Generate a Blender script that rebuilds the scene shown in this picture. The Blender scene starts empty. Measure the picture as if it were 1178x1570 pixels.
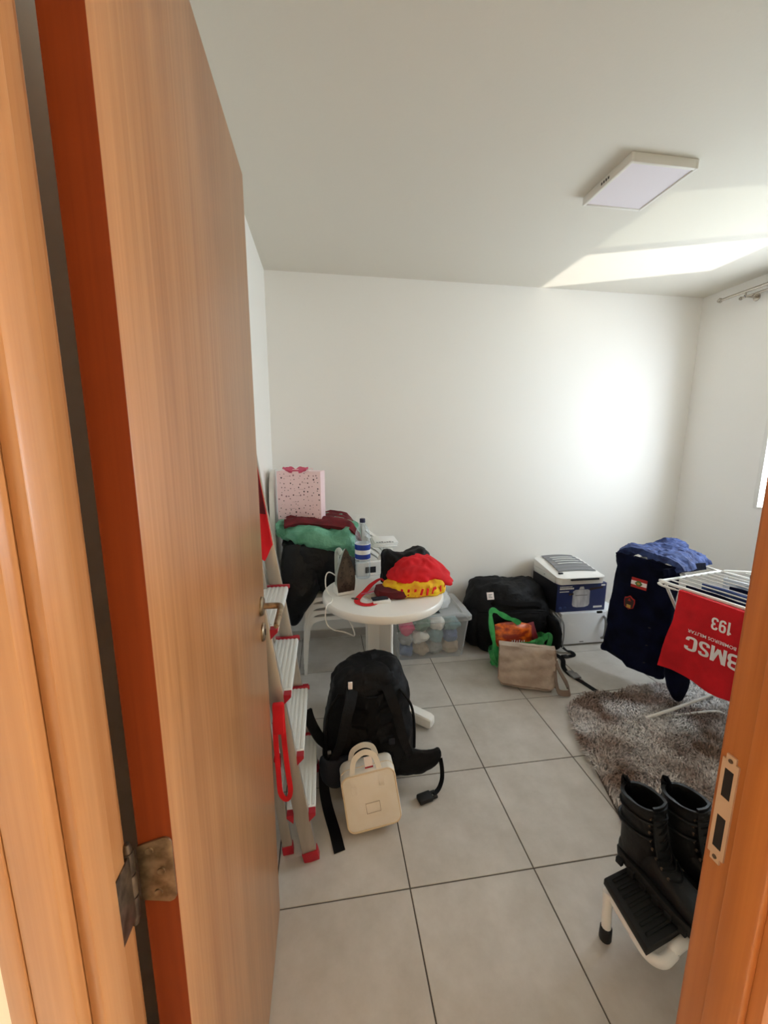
import bpy, bmesh, math, random
import numpy as np
from mathutils import Vector, Matrix, noise, Euler
PI = math.pi
sc = bpy.context.scene
COL = sc.collection
random.seed(7)

# ------------------------------------------------------------------ camera
cam_d = bpy.data.cameras.new('camera'); cam = bpy.data.objects.new('camera', cam_d); COL.objects.link(cam)
cam_d.sensor_fit = 'HORIZONTAL'; cam_d.sensor_width = 36.0
cam_d.lens = 609.16 / 1178 * 36.0
cam_d.clip_start = 0.02
_p, _y, _r = 0.1719, 0.1485, 0.003
_F = Vector((math.sin(_y)*math.cos(_p), math.cos(_y)*math.cos(_p), -math.sin(_p)))
_R0 = Vector((math.cos(_y), -math.sin(_y), 0)); _U0 = _R0.cross(_F)
_R = math.cos(_r)*_R0 + math.sin(_r)*_U0; _U = -math.sin(_r)*_R0 + math.cos(_r)*_U0
_m = Matrix((( _R.x, _U.x, -_F.x), (_R.y, _U.y, -_F.y), (_R.z, _U.z, -_F.z))).to_4x4()
_m.translation = Vector((-0.256, -1.086, 1.491))
cam.matrix_world = _m
sc.camera = cam

# ------------------------------------------------------------------ sky
w = bpy.data.worlds.new('sky'); sc.world = w; w.use_nodes = True
nt = w.node_tree; nt.nodes.clear()
wo = nt.nodes.new('ShaderNodeOutputWorld'); bg = nt.nodes.new('ShaderNodeBackground')
bg.inputs[0].default_value = (0.82, 0.91, 1.0, 1); bg.inputs[1].default_value = 16.0
nt.links.new(bg.outputs[0], wo.inputs[0])

# ------------------------------------------------------------------ lights
def light(name, kind, loc, aim, energy, color=(1, 1, 1), **kw):
    d = bpy.data.lights.new(name, kind); o = bpy.data.objects.new(name, d); COL.objects.link(o)
    o.location = loc; d.energy = energy; d.color = color
    for k, v in kw.items(): setattr(d, k, v)
    o.rotation_euler = (Vector(aim) - Vector(loc)).to_track_quat('-Z', 'Y').to_euler()
    return o
# sky portal in the window opening (guides sky light, gives none of its own)
pt = light('window_portal', 'AREA', (2.86, 0.72, 1.60), (0, 0.72, 1.60), 1, shape='RECTANGLE', size=1.04, size_y=1.10)
pt.data.cycles.is_portal = True
# the sun thrown up through the window by a bright surface in the street below
light('sun_glint', 'SPOT', (8.0, -1.30, -4.25), (2.7, 0.7, 1.6), 2600, (1.0, 0.95, 0.86), spot_size=math.radians(26), spot_blend=0.2, shadow_soft_size=0.05)
# fill lamp added at the unseen corridor end to brighten the jambs
light('corridor_fill', 'AREA', (2.8, -1.16, 1.5), (-0.5, -0.85, 1.4), 58.0, (1.0, 0.95, 0.87), shape='RECTANGLE', size=0.55, size_y=1.6)

# ------------------------------------------------------------------ exposure
sc.view_settings.view_transform = 'Standard'; sc.view_settings.look = 'None'
sc.view_settings.gamma = 1.0; sc.view_settings.use_curve_mapping = False
sc.view_settings.exposure = 0.32
sc.cycles.use_denoising = True
sc.cycles.max_bounces = 14; sc.cycles.diffuse_bounces = 8; sc.cycles.glossy_bounces = 4
sc.cycles.transmission_bounces = 8; sc.cycles.transparent_max_bounces = 16
sc.cycles.caustics_reflective = False; sc.cycles.caustics_refractive = False
sc.cycles.sample_clamp_indirect = 8.0

# ------------------------------------------------------------------ materials
def lin(c):
    c = c / 255.0
    return c / 12.92 if c <= 0.04045 else ((c + 0.055) / 1.055) ** 2.4
def rgb(r, g, b): return (lin(r), lin(g), lin(b), 1)
class Nodes:
    def __init__(s, name):
        s.m = bpy.data.materials.new(name); s.m.use_nodes = True; s.t = s.m.node_tree
        s.b = s.t.nodes['Principled BSDF']; s.out = s.t.nodes['Material Output']
    def n(s, k, **kw):
        x = s.t.nodes.new(k)
        for a, v in kw.items(): setattr(x, a, v)
        return x
    def l(s, a, b): s.t.links.new(a, b)
def mat(name, c, rough=0.6, c2=None, scale=(20, 20, 20), detail=4, bump=0.0, bscale=None, metal=0.0, spec=0.5, sheen=0.0, lo=0.35, hi=0.65, bdist=0.004, coat=0.0):
    """principled colour mottled by position noise, with fine relief"""
    N = Nodes(name); b = N.b
    b.inputs['Base Color'].default_value = c; b.inputs['Roughness'].default_value = rough
    b.inputs['Metallic'].default_value = metal; b.inputs['Specular IOR Level'].default_value = spec
    if sheen: b.inputs['Sheen Weight'].default_value = sheen
    if coat: b.inputs['Coat Weight'].default_value = coat
    if c2 is not None or bump:
        g = N.n('ShaderNodeTexCoord')
        def nz(sc_):
            mp = N.n('ShaderNodeMapping'); mp.inputs['Scale'].default_value = sc_
            N.l(g.outputs['Object'], mp.inputs['Vector'])
            t = N.n('ShaderNodeTexNoise'); t.inputs['Scale'].default_value = 1; t.inputs['Detail'].default_value = detail
            N.l(mp.outputs[0], t.inputs['Vector']); return t
        if c2 is not None:
            t = nz(scale); r = N.n('ShaderNodeValToRGB')
            r.color_ramp.elements[0].position = lo; r.color_ramp.elements[0].color = c
            r.color_ramp.elements[1].position = hi; r.color_ramp.elements[1].color = c2
            N.l(t.outputs[0], r.inputs[0]); N.l(r.outputs[0], b.inputs['Base Color'])
        if bump:
            t = nz(bscale or scale); bp = N.n('ShaderNodeBump'); bp.inputs['Strength'].default_value = bump
            bp.inputs['Distance'].default_value = bdist
            N.l(t.outputs[0], bp.inputs['Height']); N.l(bp.outputs[0], b.inputs['Normal'])
    return N.m
def clear_mat(name, c, alpha=0.25, rough=0.15, c2=None, tint=(0.95, 0.97, 1.0, 1)):
    """thin clear plastic or glass: mostly see-through, glossy skin"""
    N = Nodes(name); N.t.nodes.remove(N.b)
    tr = N.n('ShaderNodeBsdfTransparent'); tr.inputs[0].default_value = tint
    pb = N.n('ShaderNodeBsdfPrincipled'); pb.inputs['Base Color'].default_value = c; pb.inputs['Roughness'].default_value = rough
    lw = N.n('ShaderNodeLayerWeight'); lw.inputs[0].default_value = 0.35
    ma = N.n('ShaderNodeMath', operation='MULTIPLY_ADD', use_clamp=True); ma.inputs[1].default_value = 0.5; ma.inputs[2].default_value = alpha
    N.l(lw.outputs['Facing'], ma.inputs[0])
    mx = N.n('ShaderNodeMixShader'); N.l(ma.outputs[0], mx.inputs[0]); N.l(tr.outputs[0], mx.inputs[1]); N.l(pb.outputs[0], mx.inputs[2])
    N.l(mx.outputs[0], N.out.inputs[0]); return N.m
M = {}
M['wall'] = mat('wall_paint', rgb(244, 242, 238), 0.7, bump=0.12, bscale=(60, 60, 60), bdist=0.002)
M['ceil'] = mat('ceiling_paint', rgb(220, 215, 204), 0.8, bump=0.15, bscale=(70, 70, 70), bdist=0.002)
M['wall_corr'] = mat('corridor_paint', rgb(236, 226, 208), 0.7)
def wood(name, a, bcol, rough=0.35, spec=0.5, gs=1.0):
    N = Nodes(name); b = N.b; g = N.n('ShaderNodeNewGeometry')
    def nz(s, d):
        mp = N.n('ShaderNodeMapping'); mp.inputs['Scale'].default_value = s
        N.l(g.outputs['Position'], mp.inputs['Vector']); t = N.n('ShaderNodeTexNoise'); t.inputs['Scale'].default_value = 1; t.inputs['Detail'].default_value = d
        N.l(mp.outputs[0], t.inputs['Vector']); return t
    t1 = nz((150*gs, 150*gs, 3.0), 4); t2 = nz((18*gs, 18*gs, 0.7), 3)
    mx = N.n('ShaderNodeMix'); mx.data_type = 'FLOAT'; mx.inputs[0].default_value = 0.45
    N.l(t1.outputs[0], mx.inputs[2]); N.l(t2.outputs[0], mx.inputs[3])
    r = N.n('ShaderNodeValToRGB'); r.color_ramp.elements[0].position = 0.32; r.color_ramp.elements[0].color = a
    r.color_ramp.elements[1].position = 0.68; r.color_ramp.elements[1].color = bcol
    N.l(mx.outputs[0], r.inputs[0]); N.l(r.outputs[0], b.inputs['Base Color'])
    b.inputs['Roughness'].default_value = rough; b.inputs['Specular IOR Level'].default_value = spec
    bp = N.n('ShaderNodeBump'); bp.inputs['Strength'].default_value = 0.08; bp.inputs['Distance'].default_value = 0.002
    N.l(t1.outputs[0], bp.inputs['Height']); N.l(bp.outputs[0], b.inputs['Normal'])
    return N.m
M['wood_door'] = wood('door_veneer', rgb(150, 101, 62), rgb(184, 138, 96), 0.30)
M['wood_edge'] = wood('door_edge_shaded', rgb(114, 46, 15), rgb(130, 57, 20), 0.6, 0.2)  # brown wood of the door edge, darkened further for the shade on it
M['wood_jamb'] = wood('jamb_wood_lit', rgb(152, 104, 64), rgb(176, 130, 88), 0.32)  # same wood as the other jamb, window light and sheen in the colour
M['wood_jamb_shade'] = wood('jamb_wood_shaded', rgb(160, 92, 42), rgb(180, 112, 56), 0.34)  # same wood, with the shaded side's deeper tone put into the colour
# tile
def tile_mat():
    N = Nodes('cement_tile'); b = N.b; g = N.n('ShaderNodeNewGeometry'); oi = N.n('ShaderNodeObjectInfo')
    t = N.n('ShaderNodeTexNoise'); t.inputs['Scale'].default_value = 5; t.inputs['Detail'].default_value = 8; t.inputs['Roughness'].default_value = 0.65
    N.l(g.outputs['Position'], t.inputs['Vector'])
    r = N.n('ShaderNodeValToRGB'); r.color_ramp.elements[0].position = 0.3; r.color_ramp.elements[0].color = rgb(178, 172, 164)
    r.color_ramp.elements[1].position = 0.7; r.color_ramp.elements[1].color = rgb(203, 198, 192)
    N.l(t.outputs[0], r.inputs[0])
    h = N.n('ShaderNodeHueSaturation'); ma = N.n('ShaderNodeMath', operation='MULTIPLY_ADD'); ma.inputs[1].default_value = 0.06; ma.inputs[2].default_value = 0.97
    N.l(oi.outputs['Random'], ma.inputs[0]); N.l(ma.outputs[0], h.inputs['Value']); N.l(r.outputs[0], h.inputs['Color'])
    N.l(h.outputs[0], b.inputs['Base Color']); b.inputs['Roughness'].default_value = 0.33; b.inputs['Specular IOR Level'].default_value = 0.45
    return N.m
M['tile'] = tile_mat()
M['grout'] = mat('grout', rgb(92, 86, 80), 0.9)
M['alu'] = mat('aluminium', rgb(186, 180, 172), 0.38, metal=0.55, c2=rgb(170, 162, 152), scale=(30, 30, 4))
M['step'] = mat('step_white', rgb(226, 228, 226), 0.45, bump=0.3, bscale=(150, 6, 20))
M['chrome'] = mat('chrome', rgb(190, 182, 172), 0.22, metal=1.0)
M['brass'] = mat('old_brass', rgb(176, 156, 130), 0.38, metal=0.9, c2=rgb(124, 106, 86), scale=(60, 60, 60))
M['steel_dark'] = mat('dull_steel', rgb(120, 108, 96), 0.4, metal=0.85, c2=rgb(70, 62, 56), scale=(90, 90, 60))
M['dark'] = mat('dark_recess', rgb(24, 18, 14), 0.8)
M['white_pl'] = mat('white_plastic', rgb(238, 236, 232), 0.3)
M['white_pl2'] = mat('offwhite_plastic', rgb(222, 222, 218), 0.4)
M['grey_pl'] = mat('grey_plastic', rgb(120, 120, 122), 0.45)
M['lamp'] = mat('lamp_frame', rgb(226, 222, 214), 0.45)
M['diff'] = mat('lamp_diffuser', rgb(228, 220, 226), 0.5)
M['red_pl'] = mat('red_plastic', rgb(168, 18, 42), 0.4)
M['red_cl'] = mat('red_cloth', rgb(226, 18, 34), 0.85, c2=rgb(200, 10, 25), scale=(9, 9, 9), bump=0.25, bscale=(400, 400, 400))
M['dred_cl'] = mat('dark_red_cloth', rgb(112, 16, 28), 0.85, c2=rgb(82, 8, 18), scale=(14, 14, 14), bump=0.5, bscale=(40, 40, 40))
M['black_ny'] = mat('black_nylon', rgb(15, 14, 16), 0.62, c2=rgb(8, 7, 9), scale=(25, 25, 25), spec=0.22, bump=0.45, bscale=(28, 28, 28), bdist=0.012)
M['black_flat'] = mat('black_webbing', rgb(10, 9, 11), 0.75, spec=0.2, bump=0.3, bscale=(400, 400, 400))
M['black_sack'] = mat('black_plastic_sack', rgb(11, 12, 15), 0.42, spec=0.3, bump=0.6, bscale=(16, 16, 16), bdist=0.02)
M['navy'] = mat('navy_cloth', rgb(16, 20, 46), 0.9, c2=rgb(9, 11, 27), spec=0.12, scale=(10, 10, 10), bump=0.3, bscale=(35, 35, 35), bdist=0.01)
M['denim'] = mat('blue_cloth', rgb(64, 84, 140), 0.85, c2=rgb(34, 46, 92), scale=(26, 26, 26), bump=0.4, bscale=(35, 35, 35), bdist=0.01)
M['navy_pad'] = mat('navy_padding', rgb(20, 24, 36), 0.75, bump=0.3, bscale=(300, 300, 300))
M['leather_b'] = mat('black_leather', rgb(13, 12, 13), 0.5, spec=0.3, bump=0.4, bscale=(70, 70, 70))
M['rubber'] = mat('black_rubber', rgb(18, 18, 18), 0.7)
M['cream'] = mat('cream_leather', rgb(240, 234, 224), 0.48, c2=rgb(232, 223, 208), scale=(8, 8, 8), bump=0.2, bscale=(140, 140, 140))
M['cream_d'] = mat('cream_trim', rgb(222, 202, 172), 0.5)
M['beige'] = mat('taupe_canvas', rgb(182, 166, 152), 0.8, c2=rgb(164, 146, 132), scale=(14, 14, 14), bump=0.4, bscale=(30, 30, 30), bdist=0.01)
M['beige_d'] = mat('taupe_trim', rgb(132, 112, 98), 0.8)
M['green_sack'] = mat('green_sack', rgb(112, 176, 148), 0.42, c2=rgb(76, 142, 114), scale=(11, 11, 11), bump=0.7, bscale=(15, 15, 15), bdist=0.03)
M['green_bag'] = mat('green_bag', rgb(70, 178, 100), 0.4, c2=rgb(40, 146, 76), scale=(22, 22, 22), bump=0.5, bscale=(30, 30, 30), bdist=0.01)
M['orange_pk'] = mat('orange_packet', rgb(236, 112, 26), 0.3, c2=rgb(150, 40, 14), scale=(16, 16, 30), lo=0.42, hi=0.6, bump=0.4, bscale=(30, 30, 30))
M['wine_pk'] = mat('wine_packet', rgb(130, 26, 44), 0.35)
M['yellow'] = mat('yellow_cloth', rgb(244, 206, 28), 0.8, c2=rgb(226, 150, 20), scale=(22, 22, 22), bump=0.4, bscale=(40, 40, 40))
M['box_navy'] = mat('navy_card', rgb(24, 38, 92), 0.45)
M['box_black'] = mat('black_card', rgb(26, 26, 34), 0.5)
M['steel_print'] = mat('printed_steel', rgb(206, 206, 210), 0.4, c2=rgb(160, 160, 168), scale=(30, 30, 8))
M['white_paper'] = mat('white_print', rgb(240, 240, 240), 0.6)
M['pink'] = mat('pink_card', rgb(244, 214, 218), 0.55)
M['ink'] = mat('dark_pink_ink', rgb(84, 54, 62), 0.6)
M['ink2'] = mat('grey_pink_ink', rgb(168, 126, 134), 0.6)
M['ribbon'] = mat('pink_ribbon', rgb(214, 92, 124), 0.5)
M['sole'] = mat('soleplate', rgb(96, 82, 70), 0.34, metal=0.6, c2=rgb(54, 44, 38), scale=(26, 26, 16))
M['iron_body'] = mat('iron_body', rgb(176, 184, 176), 0.3)
M['micro'] = mat('microwave_white', rgb(226, 229, 234), 0.3)
M['bottle_blue'] = mat('blue_label', rgb(34, 66, 168), 0.45, c2=rgb(222, 228, 240), scale=(30, 30, 22), lo=0.52, hi=0.56)
M['label_blue'] = mat('label_blue', rgb(32, 62, 160), 0.45)
M['cap_blue'] = mat('dark_blue_cap', rgb(18, 20, 60), 0.4)
M['clear'] = clear_mat('clear_plastic', rgb(240, 242, 246), 0.13, 0.2, tint=(0.98, 0.99, 1.0, 1))
M['bottle'] = clear_mat('bottle_plastic', rgb(225, 235, 240), 0.07, 0.08)
M['glass'] = clear_mat('window_glass', rgb(200, 215, 215), 0.03, 0.02, tint=(0.84, 0.86, 0.84, 1))
M['film'] = clear_mat('clear_film', rgb(235, 236, 236), 0.35, 0.25)
M['print_red'] = mat('badge_red', rgb(176, 32, 26), 0.7)
M['print_white'] = mat('white_letter', rgb(248, 240, 240), 0.7)
M['print_gold'] = mat('badge_gold', rgb(196, 150, 70), 0.7)
M['badge_green'] = mat('badge_green', rgb(70, 120, 60), 0.7)
M['badge_dark'] = mat('badge_dark', rgb(46, 30, 26), 0.8)
M['stripe_cl'] = mat('light_striped_cloth', rgb(226, 232, 238), 0.85, c2=rgb(150, 166, 186), scale=(60, 5, 60), lo=0.5, hi=0.62)
M['grey_shirt'] = mat('grey_cloth', rgb(120, 124, 126), 0.9)
for k, c in dict(c_green=(96, 120, 104), c_grey=(150, 152, 150), c_white=(222, 220, 214), c_pink=(206, 62, 104), c_blue=(92, 112, 150), c_tan=(176, 158, 138), c_teal=(116, 146, 150)).items():
    M[k] = mat('cloth_' + k[2:], rgb(*c), 0.85, bump=0.3, bscale=(60, 60, 60), bdist=0.01)
M['pile'] = None

# ------------------------------------------------------------------ mesh helpers
class MB:
    def __init__(s): s.v = []; s.f = []
    def add(s, vs, fs):
        o = len(s.v); s.v += [tuple(p) for p in vs]; s.f += [tuple(i + o for i in f) for f in fs]; return s
    def box(s, a, b, bev=0.0, seg=2, mtx=None):
        bm = bmesh.new(); bmesh.ops.create_cube(bm, size=1)
        for v in bm.verts: v.co = Vector(((a[0]+b[0])/2 + v.co.x*(b[0]-a[0]), (a[1]+b[1])/2 + v.co.y*(b[1]-a[1]), (a[2]+b[2])/2 + v.co.z*(b[2]-a[2])))
        if bev: bmesh.ops.bevel(bm, geom=bm.edges[:], offset=bev, segments=seg, profile=0.5, affect='EDGES')
        if mtx is not None: bm.transform(mtx)
        bm.normal_update(); bm.verts.index_update()
        s.add([v.co[:] for v in bm.verts], [[v.index for v in f.verts] for f in bm.faces]); bm.free(); return s
    def bar(s, p, q, wx, wy, side=(1, 0, 0), bev=0.0):
        """box-section bar from p to q; wx is its width along `side`"""
        p = Vector(p); q = Vector(q); z = (q - p).normalized(); x = Vector(side); x = (x - z*x.dot(z)).normalized(); y = z.cross(x)
        m = Matrix((x, y, z)).transposed().to_4x4(); m.translation = (p + q)/2; L = (q - p).length
        return s.box((-wx/2, -wy/2, -L/2), (wx/2, wy/2, L/2), bev, 2, m)
    def loft(s, rings, cap0=True, cap1=True, closed=True):
        n = len(rings[0]); vs = [p for r in rings for p in r]; fs = []
        for i in range(len(rings) - 1):
            for j in range(n if closed else n - 1):
                k = (j + 1) % n; fs.append((i*n + j, i*n + k, (i+1)*n + k, (i+1)*n + j))
        if cap0 and closed: fs.append(tuple(range(n - 1, -1, -1)))
        if cap1 and closed: fs.append(tuple((len(rings)-1)*n + j for j in range(n)))
        return s.add(vs, fs)
    def tube(s, path, r, n=8, caps=True):
        P = [Vector(p) for p in path]; rr = r if isinstance(r, (list, tuple)) else [r]*len(P); rings = []; up = None
        for i, p in enumerate(P):
            d = (P[min(i+1, len(P)-1)] - P[max(i-1, 0)]).normalized()
            if up is None: up = d.orthogonal().normalized()
            up = (up - d*up.dot(d)).normalized(); sd = d.cross(up)
            rings.append([p + (up*math.cos(2*PI*k/n) + sd*math.sin(2*PI*k/n))*rr[i] for k in range(n)])
        return s.loft(rings, caps, caps)
    def ribbon(s, path, wd, th, nrm=(0, 0, 1)):
        """flat strap along path, its broad face turned to nrm (one vector or one per point)"""
        P = [Vector(p) for p in path]; rings = []
        for i, p in enumerate(P):
            d = (P[min(i+1, len(P)-1)] - P[max(i-1, 0)]).normalized()
            nn = Vector(nrm[i]) if isinstance(nrm[0], (tuple, list, Vector)) else Vector(nrm)
            nn = (nn - d*nn.dot(d)); nn = nn.normalized() if nn.length > 1e-4 else d.orthogonal().normalized()
            x = d.cross(nn)*((wd[i] if isinstance(wd, (list, tuple)) else wd)/2); h = nn*th/2
            rings.append([p - x - h, p + x - h, p + x + h, p - x + h])
        return s.loft(rings)
    def lathe(s, prof, c=(0, 0, 0), n=20, mtx=None, caps=True):
        rings = []
        for r, z in prof: rings.append([(c[0] + r*math.cos(2*PI*k/n), c[1] + r*math.sin(2*PI*k/n), c[2] + z) for k in range(n)])
        if mtx is not None: rings = [[mtx @ Vector(p) for p in r] for r in rings]
        return s.loft(rings, caps, caps)
    def sheet(s, fn, nu, nv, th=0.0):
        """surface fn(u,v) in 0..1; th > 0 gives it thickness"""
        G = [[Vector(fn(i/(nu-1), j/(nv-1))) for j in range(nv)] for i in range(nu)]
        def nr(i, j):
            a = G[min(i+1, nu-1)][j] - G[max(i-1, 0)][j]; b = G[i][min(j+1, nv-1)] - G[i][max(j-1, 0)]
            c = a.cross(b); return c.normalized() if c.length > 1e-9 else Vector((0, 0, 1))
        vs = [G[i][j] for i in range(nu) for j in range(nv)]
        fs = [(i*nv+j, (i+1)*nv+j, (i+1)*nv+j+1, i*nv+j+1) for i in range(nu-1) for j in range(nv-1)]
        if th:
            o = nu*nv; vs += [G[i][j] - nr(i, j)*th for i in range(nu) for j in range(nv)]
            fs += [tuple(reversed([k + o for k in f])) for f in fs]
            rim = [i*nv for i in range(nu)] + [(nu-1)*nv + j for j in range(1, nv)] + [i*nv + nv-1 for i in range(nu-2, -1, -1)] + [j for j in range(nv-2, 0, -1)]
            for a, b in zip(rim, rim[1:] + rim[:1]): fs.append((b, a, a + o, b + o))
        return s.add(vs, fs)
    def rough(s, amp, scale, seed=0, zmin=None, oct=3, ridge=0.0):
        """push vertices along their normals by noise: folds and slack"""
        me = bpy.data.meshes.new('tmp'); me.from_pydata(s.v, [], s.f); me.update()
        nn = [v.normal.copy() for v in me.vertices]; bpy.data.meshes.remove(me)
        o = Vector((seed*13.7, seed*7.1, seed*3.3))
        for i, p in enumerate(s.v):
            q = Vector(p)*scale + o; h = noise.fractal(q, 1.0, 2.0, oct)
            if ridge: h += ridge*(0.5 - abs(noise.noise(q*1.3)))
            k = Vector(p) + nn[i]*h*amp
            if zmin is not None and k.z < zmin: k.z = zmin
            s.v[i] = k[:]
        return s
    def xf(s, m): s.v = [(m @ Vector(p))[:] for p in s.v]; return s
    def build(s, name, m, parent=None, ang=40, loc=None, kind=None, label=None):
        me = bpy.data.meshes.new(name); me.from_pydata(s.v, [], s.f); me.update()
        bm = bmesh.new(); bm.from_mesh(me); bmesh.ops.recalc_face_normals(bm, faces=bm.faces[:]); bm.to_mesh(me); bm.free()
        for p in me.polygons: p.use_smooth = True
        me.set_sharp_from_angle(angle=math.radians(ang))
        me.materials.append(M[m] if isinstance(m, str) else m)
        o = bpy.data.objects.new(name, me); COL.objects.link(o)
        if parent is not None:
            o.parent = parent
            o.matrix_parent_inverse = Matrix.Translation(-parent.location) if parent.parent is None and parent.type == 'EMPTY' else Matrix()
        if kind: o['kind'] = kind
        if label: o['label'] = label
        return o
def tag(o, label, cat, group=None, kind=None):
    o['label'] = label; o['category'] = cat
    if group: o['group'] = group
    if kind: o['kind'] = kind
    return o
def thing(name, loc, label, cat, group=None, kind=None):
    o = bpy.data.objects.new(name, None); COL.objects.link(o); o.location = loc; o.empty_display_size = 0.05
    return tag(o, label, cat, group, kind)
def ell(cx, cy, z, rx, ry, n=2.6, k=28, rot=0.0, tilt=(0, 0)):
    """super-ellipse ring in plan"""
    out = []
    for i in range(k):
        t = 2*PI*i/k; c, s_ = math.cos(t), math.sin(t)
        x = rx*math.copysign(abs(c)**(2/n), c); y = ry*math.copysign(abs(s_)**(2/n), s_)
        X = x*math.cos(rot) - y*math.sin(rot); Y = x*math.sin(rot) + y*math.cos(rot)
        out.append((cx + X, cy + Y, z + tilt[0]*x + tilt[1]*y))
    return out
def lerp_rows(rows, n):
    """smoothly resample a list of equal-length numeric rows"""
    out = []
    for i in range(n):
        t = i/(n-1)*(len(rows)-1); a = min(int(t), len(rows)-2); f = t - a
        p0 = rows[max(a-1, 0)]; p1 = rows[a]; p2 = rows[a+1]; p3 = rows[min(a+2, len(rows)-1)]
        out.append([0.5*((2*b) + (-a_ + c)*f + (2*a_ - 5*b + 4*c - d)*f*f + (-a_ + 3*b - 3*c + d)*f**3) for a_, b, c, d in zip(p0, p1, p2, p3)])
    return out
def sack(rows, n=22, k=36, p=2.6, rot=0.0):
    """rounded bag from rows (z, cx, cy, rx, ry)"""
    m = MB(); R = lerp_rows(rows, n); m.loft([ell(r[1], r[2], r[0], max(r[3], .004), max(r[4], .004), p, k, rot) for r in R]); return m
def curve(pts, n): return [Vector(p) for p in lerp_rows(pts, n)]
def text_mesh(body, size, bold=0.0, align='CENTER', ext=0.0):
    cu = bpy.data.curves.new('letters', 'FONT'); cu.body = body; cu.size = size; cu.align_x = align; cu.offset = bold; cu.extrude = ext; cu.resolution_u = 3
    o = bpy.data.objects.new('letters', cu); COL.objects.link(o)
    dg = bpy.context.evaluated_depsgraph_get(); me = bpy.data.meshes.new_from_object(o.evaluated_get(dg))
    m = MB(); m.v = [v.co[:] for v in me.vertices]; m.f = [tuple(p.vertices) for p in me.polygons]
    bpy.data.objects.remove(o); bpy.data.curves.remove(cu); bpy.data.meshes.remove(me); return m

# ================================================================== SETTING
XL, XR, YB, ZC = -0.6215, 2.693, 1.843, 2.610
YF0, YF1 = -0.790, -0.710          # door wall, corridor face and room face
JL, JR = -0.468, 0.235             # door opening
DH = 2.11
WY0, WY1, WZ0, WZ1 = 0.20, 1.24, 1.055, 2.15   # window opening
TH = 0.15

fl = MB().box((XL-TH, -2.4, -0.14), (2.9, YB+TH, -0.0025)).build('floor', 'grout'); tag(fl, 'grey cement-look tiled floor with dark grout joints', 'floor', kind='structure')
T = 0.45; G = 0.0022; tile_cache = {}
for i in range(-2, 7):
    for j in range(-6, 5):
        x0, x1 = max(i*T + G, XL), min((i+1)*T - G, XR); y0, y1 = max(j*T + G, -2.4), min((j+1)*T - G, YB)
        if x1 - x0 < 0.01 or y1 - y0 < 0.01: continue
        key = (round(x1-x0, 4), round(y1-y0, 4))
        if key not in tile_cache:
            m = MB(); a, b, c = key[0]/2, key[1]/2, 0.0012
            m.add([(-a, -b, -.008), (a, -b, -.008), (a, b, -.008), (-a, b, -.008), (-a, -b, -c), (a, -b, -c), (a, b, -c), (-a, b, -c), (-a+c, -b+c, 0), (a-c, -b+c, 0), (a-c, b-c, 0), (-a+c, b-c, 0)],
                  [(0, 1, 5, 4), (1, 2, 6, 5), (2, 3, 7, 6), (3, 0, 4, 7), (4, 5, 9, 8), (5, 6, 10, 9), (6, 7, 11, 10), (7, 4, 8, 11), (8, 9, 10, 11)])
            o = m.build('tile', 'tile', fl, ang=20); tile_cache[key] = o.data
        else:
            o = bpy.data.objects.new('tile', tile_cache[key]); COL.objects.link(o); o.parent = fl
        o.location = ((x0+x1)/2, (y0+y1)/2, 0)
ce = MB().box((XL-TH, -2.4, ZC), (2.9, YB+TH, ZC+0.12)).build('ceiling', 'ceil'); tag(ce, 'plain off-white painted ceiling', 'ceiling', kind='structure')
wl = MB().box((XL-TH, -2.4, 0), (XL, YB+TH, ZC)).build('wall_left', 'wall'); tag(wl, 'white wall behind the open door and ladder', 'wall', kind='structure')
wb = MB().box((XL, YB, 0), (2.9, YB+TH, ZC)).build('wall_back', 'wall'); tag(wb, 'wide white wall facing the doorway', 'wall', kind='structure')
m = MB()
m.box((XR, YF1, 0), (XR+TH, YB, WZ0)); m.box((XR, YF1, WZ1), (XR+TH, YB, ZC)); m.box((XR, YF1, WZ0), (XR+TH, WY0, WZ1)); m.box((XR, WY1, WZ0), (XR+TH, YB, WZ1))
wr = m.build('wall_right', 'wall'); tag(wr, 'white wall with the window, in shade', 'wall', kind='structure')
m = MB(); m.box((XL, YF0, 0), (JL-.03, YF1, ZC)); m.box((JR+.03, YF0, 0), (XR+TH, YF1, ZC)); m.box((JL-.03, YF0, DH+.03), (JR+.03, YF1, ZC))
wf = m.build('wall_front', 'wall_corr'); tag(wf, 'thin partition wall that holds the doorway', 'wall', kind='structure')
we = MB().box((2.9, -2.4, 0), (3.02, YF1, ZC)).build('wall_sky_block', 'wall_corr'); tag(we, 'plain unseen wall added to close the corridor to sky light', 'wall', kind='structure')  # end wall out of view, added to keep the sky from lighting the corridor
wc = MB().box((XL, -2.52, 0), (2.9, -2.4, ZC)).build('wall_corridor', 'wall_corr'); tag(wc, 'corridor wall opposite the doorway', 'wall', kind='structure')
m = MB(); m.box((XL, YB-.012, 0), (XR, YB, .06))
bb = m.build('baseboard_back', 'tile'); tag(bb, 'low grey tile skirting along the far wall', 'baseboard', kind='structure')
m = MB(); m.box((XR-.012, YF1, 0), (XR, YB-.012, .06)); bb = m.build('baseboard_right', 'tile'); tag(bb, 'low grey tile skirting under the window wall', 'baseboard', kind='structure')

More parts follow.
